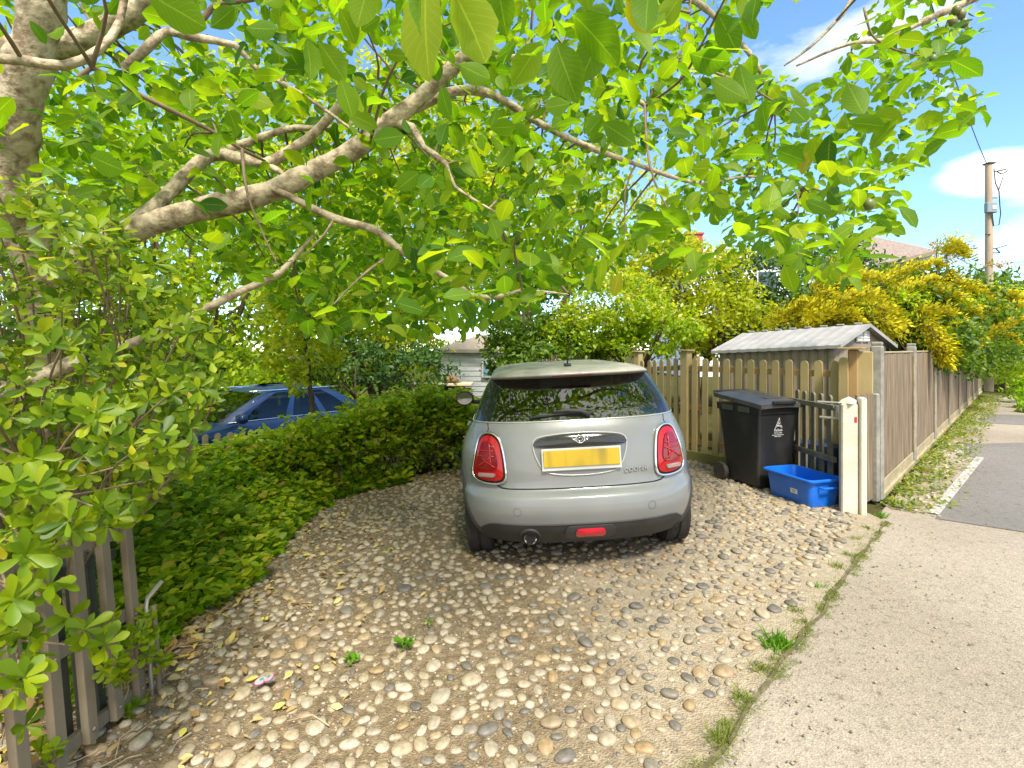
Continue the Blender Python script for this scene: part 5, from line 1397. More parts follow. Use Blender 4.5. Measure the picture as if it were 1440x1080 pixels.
# ---------------- the big spreading tree
def PP(l): return [(at(px, py, Y), r) for (px, py, Y, r) in l]
limbs = [
 ([(100, 600, 3.0, .12), (60, 420, 2.75, .115), (18, 250, 2.5, .105), (35, 130, 2.35, .088), (62, -10, 2.25, .078), (95, -150, 2.2, .065), (160, -330, 2.2, .04)], .012, 'trunk'),
 ([(60, 420, 2.75, .10), (140, 345, 2.75, .070), (230, 310, 2.8, .068), (310, 288, 2.85, .066), (382, 268, 2.9, .064), (430, 245, 2.95, .060), (500, 210, 3.0, .060), (560, 165, 3.0, .052), (620, 110, 2.95, .045), (665, 62, 2.9, .040), (700, -30, 2.8, .032), (760, -200, 2.7, .02)], .010, 'limb'),
 ([(500, 212, 3.0, .045), (545, 168, 3.05, .042), (590, 148, 3.1, .036), (640, 128, 3.1, .032), (693, 133, 3.1, .026), (747, 167, 3.15, .021), (797, 193, 3.2, .020), (863, 220, 3.3, .017), (913, 238, 3.4, .015), (985, 258, 3.5, .011), (1050, 248, 3.5, .008), (1130, 262, 3.5, .006)], .008, 'branch'),
 ([(545, 172, 3.0, .030), (580, 180, 2.98, .024), (597, 207, 2.95, .021), (627, 230, 2.9, .017), (640, 262, 2.9, .010), (700, 300, 2.9, .006)], .006, 'branch'),
 ([(655, 82, 2.9, .024), (713, 80, 2.8, .016), (773, 88, 2.75, .013), (867, 123, 2.7, .013), (900, 143, 2.7, .012), (908, 150, 2.7, .010)], .008, 'branch'),
 ([(908, 146, 2.7, .008), (935, 100, 2.7, .006), (960, 70, 2.7, .006), (968, 20, 2.7, .005), (980, -60, 2.7, .004)], .006, 'branch'),
 ([(150, 345, 2.85, .050), (233, 277, 3.0, .040), (267, 240, 3.05, .038), (300, 217, 3.1, .038), (335, 222, 3.1, .037), (372, 230, 3.1, .034), (402, 216, 3.1, .030), (433, 197, 3.08, .028), (462, 165, 3.05, .026), (478, 145, 3.0, .022)], .008, 'branch'),
 ([(300, 215, 3.1, .028), (350, 200, 3.15, .024), (385, 188, 3.2, .022), (417, 180, 3.25, .020), (480, 178, 3.3, .014), (520, 160, 3.4, .009), (560, 110, 3.4, .005)], .008, 'branch'),
 ([(372, 230, 3.1, .030), (392, 240, 3.1, .018), (405, 252, 3.08, .010)], .003, 'branch'),
 ([(372, 262, 2.88, .024), (410, 278, 2.85, .020), (470, 308, 2.85, .022), (530, 325, 2.85, .021), (560, 350, 2.85, .019), (600, 375, 2.9, .017), (640, 398, 2.9, .016), (662, 415, 2.9, .016), (700, 417, 2.9, .013), (735, 408, 2.9, .008), (800, 414, 3.0, .004)], .008, 'branch'),
 ([(-40, 560, 1.9, .036), (30, 540, 2.0, .033), (75, 522, 2.08, .031), (122, 504, 2.15, .030)], .004, 'cut_branch'),
 ([(165, 490, 2.5, .028), (215, 472, 2.6, .024), (340, 408, 2.8, .022), (390, 388, 2.9, .018), (425, 350, 3.0, .012), (450, 320, 3.0, .006)], .008, 'branch'),
 ([(-60, 60, 3.2, .085), (30, 70, 3.2, .080), (90, 62, 3.2, .078), (150, 42, 3.2, .070), (200, 12, 3.2, .060), (260, -60, 3.2, .045)], .01, 'limb'),
 ([(-60, 80, 1.9, .018), (30, 85, 1.95, .018), (90, 92, 2.0, .020), (140, 70, 2.05, .018), (170, 30, 2.1, .014), (180, -40, 2.1, .010)], .008, 'branch'),
 ([(175, 95, 2.2, .022), (215, 60, 2.25, .022), (235, 45, 2.3, .020), (270, 52, 2.35, .018), (330, 62, 2.4, .015), (360, 95, 2.45, .013), (420, 130, 2.5, .010), (520, 200, 2.6, .006)], .008, 'branch'),
 ([(270, 52, 2.4, .016), (300, 10, 2.4, .014), (370, -5, 2.4, .011), (470, -30, 2.5, .006)], .008, 'branch'),
 ([(110, 120, 2.0, .010), (130, 95, 2.0, .012), (200, 135, 2.1, .011), (300, 185, 2.3, .009), (340, 210, 2.4, .008), (372, 226, 2.6, .006)], .006, 'branch'),
 ([(760, -200, 3.6, .035), (900, -60, 3.7, .030), (1000, 20, 3.8, .022), (1060, 85, 3.8, .016), (1090, 150, 3.8, .008)], .01, 'branch'),
 ([(1480, -60, 3.3, .030), (1360, 3, 3.3, .022), (1300, 28, 3.3, .018), (1243, 57, 3.3, .015), (1193, 63, 3.3, .011), (1120, 93, 3.3, .006)], .008, 'branch'),
 ([(1230, -60, 3.2, .022), (1193, 7, 3.2, .014), (1175, 30, 3.2, .012), (1137, 67, 3.2, .009), (1103, 92, 3.2, .006)], .006, 'branch'),
 ([(1215, 10, 3.2, .008), (1222, 40, 3.2, .007), (1232, 55, 3.2, .006), (1260, 70, 3.2, .006), (1293, 78, 3.2, .003)], .004, 'branch'),
 ([(1480, -60, 3.3, .034), (1200, -260, 3.2, .045), (900, -330, 3.0, .055), (500, -300, 2.8, .06), (160, -330, 2.4, .07)], .02, 'limb'),
 ([(760, -200, 3.6, .035), (700, -260, 3.2, .045), (600, -290, 3.0, .05)], .01, 'branch'),
]
tree = empty('spreading_tree', at(100, 600, 3.0).to_tuple()); tree.location.z = G(tree.location.x, 3.0) - .1
tag(tree, 'big broad leaved tree with pale bark whose branches arch over the driveway and car', 'tree')
tl = tree.location.copy(); skel = []
for i, (l, amp, nm) in enumerate(limbs):
    pts = PP(l)
    if nm == 'trunk': pts[0] = (Vector((tl.x, tl.y, tl.z)), .14)
    P, rr = rough(pts, amp, .07, i * 3.7)
    m = MB(); m.tube([p - tl for p in P], rr, 14 if max(rr) > .04 else 9)
    m.build(nm, m_bark if max(rr) > .017 else m_twigb, tree, smooth=True)
    skel += [(p, r_) for p, r_ in zip(P, rr)]
e = at(122, 504, 2.15); m = MB(); m.lathe([(.0005, .0), (.031, .0), (.031, .006)], (0, 0, 0), 'x', 14); o = m.build('sawn_end', m_gap, tree); o.location = e + Vector((.006, 0.0, .002)) - tl; o.rotation_euler = (0, R(-22), R(25))

def canopy_ok(px, py, Y):
    """which part of the view the crown hangs into"""
    if Y < .8: return True
    if px > 1385 + .25 * max(0, -py): return False
    if py < -40: return True
    low = np.interp(px, [-200, 0, 200, 330, 450, 560, 650, 740, 830, 900, 985, 1060, 1120, 1190, 1240, 1262, 1275, 1330, 1390, 1440, 2000],
                    [330, 300, 300, 380, 470, 470, 465, 430, 400, 345, 385, 345, 385, 400, 330, 325, 245, 200, 150, 60, -20])
    return py < low
gaps = [(1120, 50, 62), (1190, 10, 34), (1385, 90, 30), (920, 245, 38), (870, 290, 22), (85 + 300, 45, 0), (1190, 15, 24), (320, 45, 26), (510, 75, 24), (1000, 200, 16), (750, 120, 10), (985, 320, 26), (560, 210, 14), (640, 330, 10), (790, 60, 12), (1150, 40, 22), (690, 250, 12), (1000, 330, 26), (1160, 30, 30)]
skp = np.array([p[:] for p, _ in skel if p.y > .6])
NT = 20500
cand = []
while len(cand) < NT:
    X = random.uniform(-4.8, 5.6); Y = random.uniform(.75, 7.4); Z = random.uniform(1.6, 5.4)
    if ((X + .2) / 5.6) ** 2 + ((Y - 3.0) / 4.4) ** 2 + ((Z - 2.0) / 3.2) ** 2 > 1: continue
    px = 720 + 720 * X / Y; py = 490 - 720 * (Z - EYE) / Y
    if py < -200 and random.random() < .90: continue           # thin it out above the picture
    if (px < -100 or px > 1500) and random.random() < .85: continue
    if Y < 1.4 and py > -20 : continue
    if not canopy_ok(px, py, Y): continue
    if any((px - a) ** 2 + (py - b) ** 2 < c * c * random.uniform(.8, 1.7) for a, b, c in gaps): continue
    dens = mnoise.noise(Vector((X, Y, Z)) * 1.3)
    if dens < -.12 and random.random() < .62: continue
    if X > .2 and random.random() < .22 : continue
    cand.append((X, Y, Z))
cand = np.array(cand)
# keep the thick limbs readable: few leaves hang right in front of them
thick = np.array([(720 + 720 * p.x / p.y, 490 - 720 * (p.z - EYE) / p.y, p.y, 720 * r_ / p.y) for p, r_ in skel if p.y > .6 and r_ > .019])
cpx = 720 + 720 * cand[:, 0] / cand[:, 1]; cpy = 490 - 720 * (cand[:, 2] - EYE) / cand[:, 1]
dist = np.hypot(cpx[:, None] - thick[None, :, 0], cpy[:, None] - thick[None, :, 1]) - thick[None, :, 3] - 34 / cand[:, 1][:, None]
infront = (dist < 0) & (cand[:, 1][:, None] < thick[None, :, 2] + .05)
keep = ~(infront.any(1) & (rng.random(len(cand)) < .86)); cand = cand[keep]
# gather leaves into sprays on twigs
pos = []; dd = []; nn = []; sz = []; tw = MB()
hubs = cand[rng.choice(len(cand), 430, replace=False)]
for hct, h in enumerate(hubs):
    d2 = np.linalg.norm(skp - h, axis=1); j = int(np.argmin(d2)); a = Vector(skp[j]); b = Vector(h)
    if d2[j] > 1.2: continue
    pxh = 720 + 720 * h[0] / h[1]
    if pxh > 1180 and d2[j] > .7: continue
    mid = a.lerp(b, .5) + Vector(rdir(1)[0]) * d2[j] * .10 + Vector((0, 0, .06 * min(d2[j], 1)))
    P, rr = rough([(a, .0085), (mid, .006), (b, .0028)], .012, .08, hct)
    tw.tube([p - tl for p in P], rr, 5, cap=False)
tag(tw.build('twigs', m_twigb, tree, smooth=True), kind='stuff')
d = rng.normal(size=(len(cand), 3)); d[:, 2] = d[:, 2] * .45 - .45; n = rng.normal(size=(len(cand), 3)) * .62; n[:, 2] += 1
scatter('crown', 'big', cand, d, n, rng.uniform(.055, .125, len(cand)), m_fig, None, rnd=np.clip(rng.normal(.5, .25, len(cand)), 0, .93), wid=rng.uniform(.85, 1.1, len(cand)))
crown = bpy.data.objects['crown']; crown.parent = tree; crown.location = -tl
# a handful of big leaves hanging close to the eye
big = [(600, -30, 1.15, .25, (-.05, .1, -1)), (632, -20, 1.0, .19, (.5, .15, -.85)), (805, 20, 1.25, .19, (.75, .2, -.6)), (782, 60, 1.25, .17, (.35, .1, -.93)), (850, 40, 1.3, .16, (-.3, .2, -.6)), (915, -30, 1.3, .15, (-.1, .2, -1)), (205, -10, 1.2, .17, (.85, .2, -.42)), (372, 5, 1.4, .09, (.4, .3, .5)), (390, 40, 1.4, .11, (-.8, .2, .1)), (430, 55, 1.5, .13, (.1, .3, -.9)), (448, 60, 1.5, .15, (.6, .2, -.8)), (970, 75, 1.6, .17, (1, .2, -.15)), (1040, 90, 1.6, .15, (.3, .2, -.8)), (1000, 110, 1.6, .15, (.9, .1, -.5)), (1215, 160, 1.9, .17, (-.1, .2, .5)), (1225, 165, 1.9, .16, (.95, .2, .0)), (1290, 165, 2.0, .14, (.9, .2, -.1)), (1262, 55, 2.0, .13, (1, .1, 0)), (1340, 150, 2.2, .14, (1, .2, -.05)), (1345, 160, 2.2, .12, (.9, .2, -.35)), (1190, 220, 2.0, .14, (.2, .2, -1)), (1150, 210, 2.0, .13, (-.5, .2, -.7)), (1240, 300, 2.4, .10, (.4, .1, -.8)), (490, 160, 1.9, .13, (.9, .2, -.35)), (740, 210, 1.9, .10, (.1, .1, -1)), (900, 330, 2.3, .1, (.2, .1, -1)), (870, 385, 2.4, .12, (-.2, .1, -1)), (690, 305, 2.2, .13, (.3, .1, -.9)), (560, 350, 2.3, .13, (-.4, .1, -.6)), (760, 60, 1.5, .16, (-.6, .2, -.8)), (1060, 300, 2.3, .15, (-.3, .2, -1)), (1090, 320, 2.2, .14, (.6, .2, -.8)), (1130, 270, 2.1, .13, (.5, .2, -.6)), (330, 10, 1.8, .13, (-.7, .2, -.4)), (520, -30, 1.6, .17, (-.3, .2, -.8)), (700, -40, 1.4, .18, (.1, .3, -.9)), (880, 0, 1.7, .16, (.7, .2, -.6)), (660, 10, 1.9, .15, (.7, .2, -.3)), (1010, 20, 1.8, .17, (.5, .2, -.7)), (1050, -20, 1.9, .16, (.2, .2, -1)), (960, -10, 1.9, .16, (-.5, .2, -.7))]
bp_ = np.array([at(a, b, c)[:] for a, b, c, s, v in big]); bd_ = np.array([v for *_, v in big], float); bs_ = np.array([b[3] * .86 for b in big])
bn_ = rng.normal(size=(len(big), 3)) * .25 + np.array([0, .75, .65]) * np.where(rng.random(len(big)) < .85, 1, -1)[:, None]
o = scatter('near_leaves', 'big', bp_, bd_, bn_, bs_, m_fig, None, rnd=np.clip(rng.normal(.6, .2, len(big)), 0, 1)); o.parent = tree; o.location = -tl
m = MB()
for (a, b) in ((1352, 20), (1340, 30), (1356, 32), (1328, 82), (1312, 83), (1222, 287), (1345, 14)):
    c = at(a, b, 3.2 if b < 200 else 2.6); m = MB(); m.lathe([(.001, -.032), (.018, -.026), (.026, 0), (.02, .02), (.001, .032)], c - tl, 'z', 10)
    m.build('fruit', m_fig_fruit, tree, smooth=True)

# ---------------- generic plant builders
def whorls(C, D, k, ll, lw):
    """rosettes of k leaves round each tip"""
    N = len(C); D = nrmz(D); a = nrmz(np.cross(D, rng.normal(size=(N, 3)))); b = np.cross(D, a)
    P, DD, NN, S = [], [], [], []
    for i in range(k):
        an = 2 * math.pi * i / k + rng.uniform(0, .8, N) + (i % 2) * .3
        rad = a * np.cos(an)[:, None] + b * np.sin(an)[:, None]
        up_ = rng.uniform(.15, .9, N)[:, None]
        dd_ = rad + D * up_; P.append(C + D * rng.uniform(-.02, .015, N)[:, None]); DD.append(dd_); NN.append(D - rad * .5 + rng.normal(size=(N, 3)) * .12); S.append(rng.uniform(.75, 1.15, N) * ll)
    return np.concatenate(P), np.concatenate(DD), np.concatenate(NN), np.concatenate(S)
def stems(parent, base, tips, mat, r0=.012, r1=.003, n=6, every=1, name='stem', sag=.0):
    m = MB()
    for i in range(0, len(tips), every):
        t = Vector(tips[i]); b = Vector(base(t)) if callable(base) else Vector(base)
        mid = b.lerp(t, .5) + Vector(rdir(1)[0]) * (t - b).length * .10
        P, rr = rough([(b, r0), (mid, (r0 + r1) / 2), (t, r1)], .01, .15, i)
        m.tube([p - parent.location for p in P], rr, n, cap=False)
    return m.build(name, mat, parent, smooth=True)

# ---------------- glossy shrub at the left (in front of the trunk)
shr = empty('glossy_shrub', (-2.35, 2.6, G(-2.35, 2.6))); tag(shr, 'large glossy leaved evergreen shrub with rosettes of rounded leaves spilling over the left gate', 'shrub')
C_ = []
while len(C_) < 2300:
    X = random.uniform(-3.6, -.7); Y = random.uniform(1.0, 4.4); Z = random.uniform(.25, 2.3)
    px = 720 + 720 * X / Y; py = 490 - 720 * (Z - EYE) / Y
    if px < -160 or py < 235 : continue
    lim = np.interp(py, [230, 300, 400, 480, 560, 620, 680, 740, 800, 900, 1080], [60, 150, 250, 320, 300, 262, 235, 160, 75, 60, 40])
    if px > lim + 22 * mnoise.noise(Vector((py * .02, Y, 0))): continue
    if py > 735 and px > 45: continue
    if ((X + 2.35) / 1.65) ** 2 + ((Y - 2.5) / 1.9) ** 2 + ((Z - 1.2) / 1.25) ** 2 > 1 : continue
    if (px - 75) ** 2 / 2.4 + (py - 522) ** 2 < 26 ** 2 and Y < 2.3: continue
    C_.append((X, Y, Z))
C_ = np.array(C_); ctr = np.array([-2.7, 2.9, .9])
D_ = nrmz(C_ - ctr) + rng.normal(size=C_.shape) * .35 + np.array([.15, -.35, .35])
P_, DD, NN, S_ = whorls(C_, D_, 7, .056, .3)
o = scatter('foliage', 'spat', P_, DD, NN, S_, m_shrub, None, wid=rng.uniform(.75, 1.15, len(P_))); o.parent = shr; o.location = -shr.location
stems(shr, lambda t: Vector((-2.6, 2.75, .2)).lerp(t, .55) + Vector((0, .1, -.1)), C_, m_twigb, .006, .003, 5, 9, 'stems')
stems(shr, lambda t: Vector((-2.5 + random.uniform(-.25, .25), 2.8, -.1)), C_[::260], m_twigb, .010, .005, 6, 1, 'stems')
# yellow flower buds at some tips
bi = rng.choice(len(C_), 330, replace=False); fp = np.repeat(C_[bi], 9, 0) + nrmz(np.repeat(D_[bi], 9, 0)) * .025 + rng.normal(size=(len(bi) * 9, 3)) * .014
o = scatter('flower_buds', 'tiny', fp, rdir(len(fp)), rdir(len(fp)), .010, m_tip, None); o.parent = shr; o.location = -shr.location
# sprays crossing in front of the gate
spr = [(140, 905, 1.62), (35, 905, 1.35), (60, 830, 1.4), (60, 720, 1.45), (110, 745, 1.55), (165, 735, 1.75), (30, 770, 1.35), (20, 965, 1.35), (110, 880, 1.5), (40, 640, 1.4), (235, 640, 1.9), (260, 665, 2.0), (200, 655, 1.9), (15, 850, 1.3), (75, 780, 1.5), (130, 720, 1.6), (20, 680, 1.35), (80, 660, 1.5), (190, 715, 1.9), (150, 640, 1.7)]
SC = []; SD = []
for px, py, Y in spr:
    for q in range(2):
        SC.append(at(px + random.uniform(-14, 14), py + random.uniform(-12, 12), Y + random.uniform(-.06, .06))[:]); SD.append((random.uniform(.2, .9), random.uniform(-.7, -.1), random.uniform(-.2, .7)))
SC = np.array(SC); SD = np.array(SD)
P_, DD, NN, S_ = whorls(SC, SD, 7, .066, .3)
o = scatter('front_sprays', 'spat', P_, DD, NN, S_, m_shrub, None, rnd=rng.uniform(.3, .92, len(P_)), wid=rng.uniform(.85, 1.2, len(P_))); o.parent = shr; o.location = -shr.location
stems(shr, lambda t: Vector((-2.15, 1.9, max(.3, t.z - .1))), SC, m_twigb, .007, .003, 6, 2, 'stems')

# ---------------- low growing green behind and beside the gate
def blob_cover(name, N, fn, kind, size, mat, label, cat, upb=.8, stuff=True, parent=None, dz=0.0):
    P = []
    while len(P) < N:
        q = fn()
        if q is not None: P.append(q)
    P = np.array(P); d = rng.normal(size=P.shape); d[:, 2] = d[:, 2] * .5 + .1; n_ = rng.normal(size=P.shape) * .6; n_[:, 2] += upb; n_[:, 1] -= .35
    o = scatter(name, kind, P, d, n_, rng.uniform(size[0], size[1], len(P)), mat, None, wid=rng.uniform(.9, 1.4, len(P)))
    if stuff: tag(o, label, cat, kind='stuff')
    if parent: o.parent = parent; o.location = -parent.location
    return o
def front_x(y):    # right hand limit of the low greenery, along the cobbles
    return float(np.interp(y, [1.4, 2.2, 2.5, 3.1, 3.5, 4.4, 5.6, 6.1, 6.6, 7.2], [-2.0, -2.02, -1.92, -1.95, -1.82, -1.92, -1.98, -1.35, -.72, -.55]))
def cover():
    y = random.uniform(2.35, 6.2); x = front_x(y) + .12 * mnoise.noise(Vector((y * 4, 0, 0))) - abs(random.gauss(0, 1.0))
    if x < -4.8: return None
    depth = front_x(y) - x
    top = .06 + .50 * sst(0, .9, depth) * (1 + .5 * mnoise.noise(Vector((x * 2, y * 2, 0))))
    return (x, y, G(x, y) + top * random.random() ** .45)
blob_cover('ground_cover', 15000, cover, 'small', (.035, .08), m_ivy, 'dense low bright green ground cover spreading along the left of the driveway', 'ground cover')
# ---------------- hedge in front of the blue car
hd = empty('hedge', (-1.9, 6.7, G(-1.9, 6.7))); tag(hd, 'bushy leafy hedge between the cobbled driveway and the blue car', 'hedge')
def hedge():
    y = random.uniform(5.2, 8.3); x = random.uniform(-4.2, -.45)
    ax = (x + 1.95) / 1.55; ay = (y - 6.75) / 1.25
    # slanting band: front edge runs from (-2.1,5.5) to (-.6,6.6)
    if y < 5.55 + (x + 2.1) * .75: return None
    if y > 7.1 + (x + 2.1) * .75: return None
    px = 720 + 720 * x / y
    toppy = np.interp(px, [250, 330, 380, 440, 520, 600, 650, 680], [655, 628, 614, 598, 572, 552, 556, 600])
    top = EYE - (toppy - 490) / 720 * y + .20 * mnoise.noise(Vector((x * 2.6, y * 2.6, 1))) + .08 * mnoise.noise(Vector((x * 9, y * 9, 1)))
    g = G(x, y); z = g + (top - g) * random.random() ** .5
    # keep mostly the outer skin
    dfront = y - (5.55 + (x + 2.1) * .75)
    if dfront > .45 and z < top - .3 and random.random() < .85: return None
    return (x, y - .34 * max(0, mnoise.noise(Vector((x * 3.5, z * 3.5, 5)))), z)
blob_cover('foliage', 21000, hedge, 'small', (.04, .095), m_hedge, None, None, stuff=False, parent=hd)
tips = [hedge() for _ in range(700)]; tips = [t for t in tips if t][:160]
stems(hd, lambda t: Vector((t.x * .9 - .19, t.y + .1, G(t.x, t.y))), tips, m_dbark, .012, .003, 5, 1, 'stems')
def shoots(fn, N, L_, kleaf, size, mat, name, parent=None):
    P, D = [], []
    while len(P) < N * kleaf:
        q = fn()
        if q is None: continue
        b = Vector(q); d_ = Vector((random.gauss(0, .5), random.gauss(-.25, .4), 1)).normalized(); l = L_ * random.uniform(.4, 1.2)
        for j in range(kleaf):
            p = b + d_ * l * (j / kleaf) + Vector((0, 0, -.3 * l * (j / kleaf) ** 2)); P.append(p[:]); a_ = j * 2.4 + q[0] * 30
            D.append((math.cos(a_) + d_.x * .6, math.sin(a_) + d_.y * .6, .35))
    P = np.array(P); D = np.array(D); o = scatter(name, 'small', P, D, rng.normal(size=P.shape) * .35 + np.array([0, -.3, 1]), rng.uniform(size[0], size[1], len(P)), mat, None, wid=rng.uniform(.9, 1.4, len(P)))
    if parent: o.parent = parent; o.location = -parent.location
    return o
def hedge_top():
    q = hedge()
    if q is None: return None
    px = 720 + 720 * q[0] / q[1]
    return q if (px > 520 or random.random() < .2) else None
shoots(hedge_top, 420, .26, 12, (.05, .10), m_hedge, 'foliage', hd)
def cover_hi():
    q = cover()
    return q if q and q[1] > 2.9 else None
tag(shoots(cover_hi, 700, .26, 10, (.045, .095), m_hedge, 'undergrowth'), 'loose upright leafy undergrowth rising out of the low ground cover', 'undergrowth', kind='stuff')
# slim sapling in the hedge
sap = empty('sapling', at(437, 640, 6.6).to_tuple()); tag(sap, 'slim dark stemmed sapling forking above the hedge in front of the blue car', 'sapling')
def ptl(l, o): return [(at(a, b, c) - o.location, r_) for a, b, c, r_ in l]
for l in ([(437, 690, 6.6, .04), (440, 600, 6.6, .036), (436, 540, 6.6, .033), (432, 500, 6.6, .030), (424, 460, 6.6, .024), (424, 425, 6.6, .015), (418, 395, 6.6, .008)], [(433, 480, 6.6, .022), (440, 450, 6.6, .018), (447, 420, 6.6, .012), (452, 390, 6.6, .007)]):
    P, rr = rough(ptl(l, sap), .02, .1, 5); m = MB(); m.tube(P, rr, 8); m.build('trunk', m_dbark, sap, smooth=True)
def cl(cx, cy, Y, rx, ry, rz, N, hollow=.5):
    c = at(cx, cy, Y); out = []
    while len(out) < N:
        v = rdir(1)[0] * random.uniform(hollow, 1) ** .7
        out.append((c.x + v[0] * rx, c.y + v[1] * ry, c.z + v[2] * rz))
    return np.array(out)
P = np.concatenate([cl(425, 500, 6.5, .55, .4, .28, 520), cl(450, 420, 6.5, .7, .5, .35, 700), cl(420, 540, 6.3, .12, .2, .15, 90), cl(400, 450, 6.5, .4, .4, .3, 300)])
o = scatter('crown', 'small', P, rdir(len(P)), rdir(len(P), .8), rng.uniform(.06, .11, len(P)), m_yg); o.parent = sap; o.location = -sap.location

# ---------------- background trees and shrubs
def bush(name, label, cat, group, base, lobes, N, kind, size, mat, trunk=True, th=1.5, tipmat=None, droop=0.0, cs=.32, core=.35, trh=None):
    """lobes: (centre, (rx,ry,rz)). Leaves gather into clumps on the surface of each lobe, with a sparser inside."""
    o = empty(name, base); tag(o, label, cat, group)
    vol = np.array([l[1][0] * l[1][2] + l[1][0] * l[1][1] for l in lobes]); w = vol / vol.sum(); PP_ = []; NNm = []
    for (c, r), f in zip(lobes, w):
        c = np.array(c, float); r = np.array(r, float); n_ = int(N * f); ncl = max(8, n_ // 38)
        dirs = rdir(ncl); rad = rng.uniform(.45, 1.0, ncl) ** .5
        rad = rad * (1 + .25 * np.array([mnoise.noise(Vector(q) * 2.2 + Vector(c)) for q in dirs]))
        cc = c + dirs * r * rad[:, None]
        idx = rng.integers(0, ncl, n_); sp_ = r.mean() * cs
        off = rng.normal(size=(n_, 3)) * np.array([sp_, sp_, sp_ * .55]) * .5
        off[:, 2] -= droop * np.abs(off[:, 0])
        PP_.append(cc[idx] + off); NNm.append(dirs[idx])
    P = np.concatenate(PP_); Nn = np.concatenate(NNm) * .6 + rng.normal(size=P.shape) * .55; Nn[:, 2] += .6
    d = Nn * .3 + rng.normal(size=P.shape) * .8; d[:, 2] -= droop
    rn = np.clip(rng.normal(.5, .22, len(P)), 0, 1)
    f = scatter('crown', kind, P, d, Nn, rng.uniform(size[0], size[1], len(P)), mat, None, rnd=rn); f.parent = o; f.location = -o.location
    if tipmat:
        k = rng.choice(len(P), int(len(P) * .16), replace=False); k = k[P[k, 2] > np.median(P[:, 2])]
        f = scatter('pale_tips', kind, P[k] + Nn[k] * .06, d[k], Nn[k], rng.uniform(size[0], size[1], len(k)), tipmat, None); f.parent = o; f.location = -o.location
    b = Vector(base); m = MB()
    for c, r in lobes:
        c = Vector(c); P2, rr = rough([(Vector((0, 0, -.1)), .05 * th), (Vector(((c.x - b.x) * .4, (c.y - b.y) * .4, (c.z - b.z) * .55)), .04 * th), (c - b + Vector((0, 0, r[2] * .3)), .015 * th)], .05, .3, c.x)
        m.tube(P2, rr, 8)
        for q in range(5):
            e_ = Vector(rdir(1)[0]); t_ = c - b + Vector((e_.x * r[0] * .75, e_.y * r[1] * .75, e_.z * r[2] * .75)); P3, r3 = rough([(P2[len(P2) // 2], .02 * th), (P2[len(P2) // 2].lerp(t_, .6), .012 * th), (t_, .004 * th)], .05, .3, q)
            m.tube(P3, r3, 6)
    m.build('trunk', m_dbark, o, smooth=True)
    return o
def lb(px, py, Y, rx, ry, rz): return (at(px, py, Y)[:], (rx, ry, rz))
def gb(px, Y): x = (px - 720) / 720 * Y; return (x, Y, G(x, Y))
GR = 'trees and shrubs filling the gardens behind'
bush('conifer', 'yellow green feathery conifer directly behind the blue car', 'tree', GR, gb(540, 12.5), [lb(530, 400, 12.5, 1.9, 1.5, 1.9), lb(600, 320, 13, 2.0, 1.5, 1.8), lb(480, 470, 12, 1.2, 1, 1.0)], 9500, 'small', (.11, .20), m_yg, th=2.4, droop=.4)
bush('garden_tree', 'tall light green tree behind the left trunk of the spreading tree', 'tree', GR, gb(270, 10.5), [lb(270, 330, 10.5, 2.4, 1.6, 2.2), lb(120, 300, 10, 2.2, 1.5, 2.4), lb(350, 430, 10.2, 1.5, 1.2, 1.2), lb(210, 480, 9.8, 1.8, 1.2, 1.0)], 12500, 'small', (.10, .18), m_hedge, th=2.6)
bush('garden_tree', 'dark trunked bright tree beyond the sapling with sky showing at its left', 'tree', GR, gb(430, 17), [lb(430, 330, 17, 3.6, 2, 3.2), lb(330, 220, 18, 4.0, 2, 3.5), lb(560, 200, 18, 4.0, 2, 3.2)], 9500, 'small', (.18, .30), m_yg, th=3.4)
bush('garden_shrub', 'low dark shrub in the shade between the conifer and the white garage', 'shrub', GR, gb(500, 11), [lb(500, 510, 11, 1.1, .8, .55), lb(580, 520, 11.5, 1.0, .8, .6)], 3600, 'small', (.07, .12), m_dk, th=.8)
bush('garden_shrub', 'loose climbing shrub overhanging the right end of the white garage', 'shrub', GR, gb(740, 10.2), [lb(735, 440, 10.2, .8, .8, .95), lb(770, 500, 9.8, .9, .7, .6), lb(710, 500, 10.4, .45, .5, .6)], 6500, 'small', (.07, .13), m_mid, th=1.2)
bush('garden_tree', 'light green tree rising behind the grey car roof', 'tree', GR, gb(760, 15.5), [lb(720, 330, 15.5, 2.6, 1.8, 2.4), lb(850, 300, 16, 2.5, 1.8, 2.6), lb(640, 250, 16, 2.2, 1.8, 2)], 8500, 'small', (.15, .25), m_yg, th=2.6)
bush('variegated_shrub', 'pale yellow tipped shrub just behind the picket fence near the taller post', 'shrub', GR, gb(880, 9.8), [lb(865, 440, 9.8, 1.0, .8, .75), lb(935, 462, 9.4, .75, .6, .5), lb(820, 470, 9.9, .8, .6, .5)], 9500, 'small', (.06, .11), m_hedge, tipmat=m_tip, th=1)
bush('garden_tree', 'bright green feathery tree behind the middle of the picket fence', 'tree', GR, gb(985, 11.8), [lb(960, 400, 11.8, 1.5, 1.2, 1.1), lb(1010, 450, 11.5, 1.1, 1, .9), lb(915, 370, 12.2, 1.1, 1, .9)], 10500, 'small', (.08, .14), m_yg, th=1.5, droop=.3)
bush('evergreen_tree', 'dark green dense evergreen behind the shed roof', 'tree', GR, gb(1080, 13), [lb(1085, 410, 13, 1.6, 1.3, 1.15), lb(1160, 400, 13.2, 1.4, 1.2, 1.2), lb(1030, 450, 12.6, 1.2, 1, .9), lb(1110, 470, 12.6, 1.9, 1.0, .7)], 12500, 'small', (.08, .15), m_dk, th=1.6)
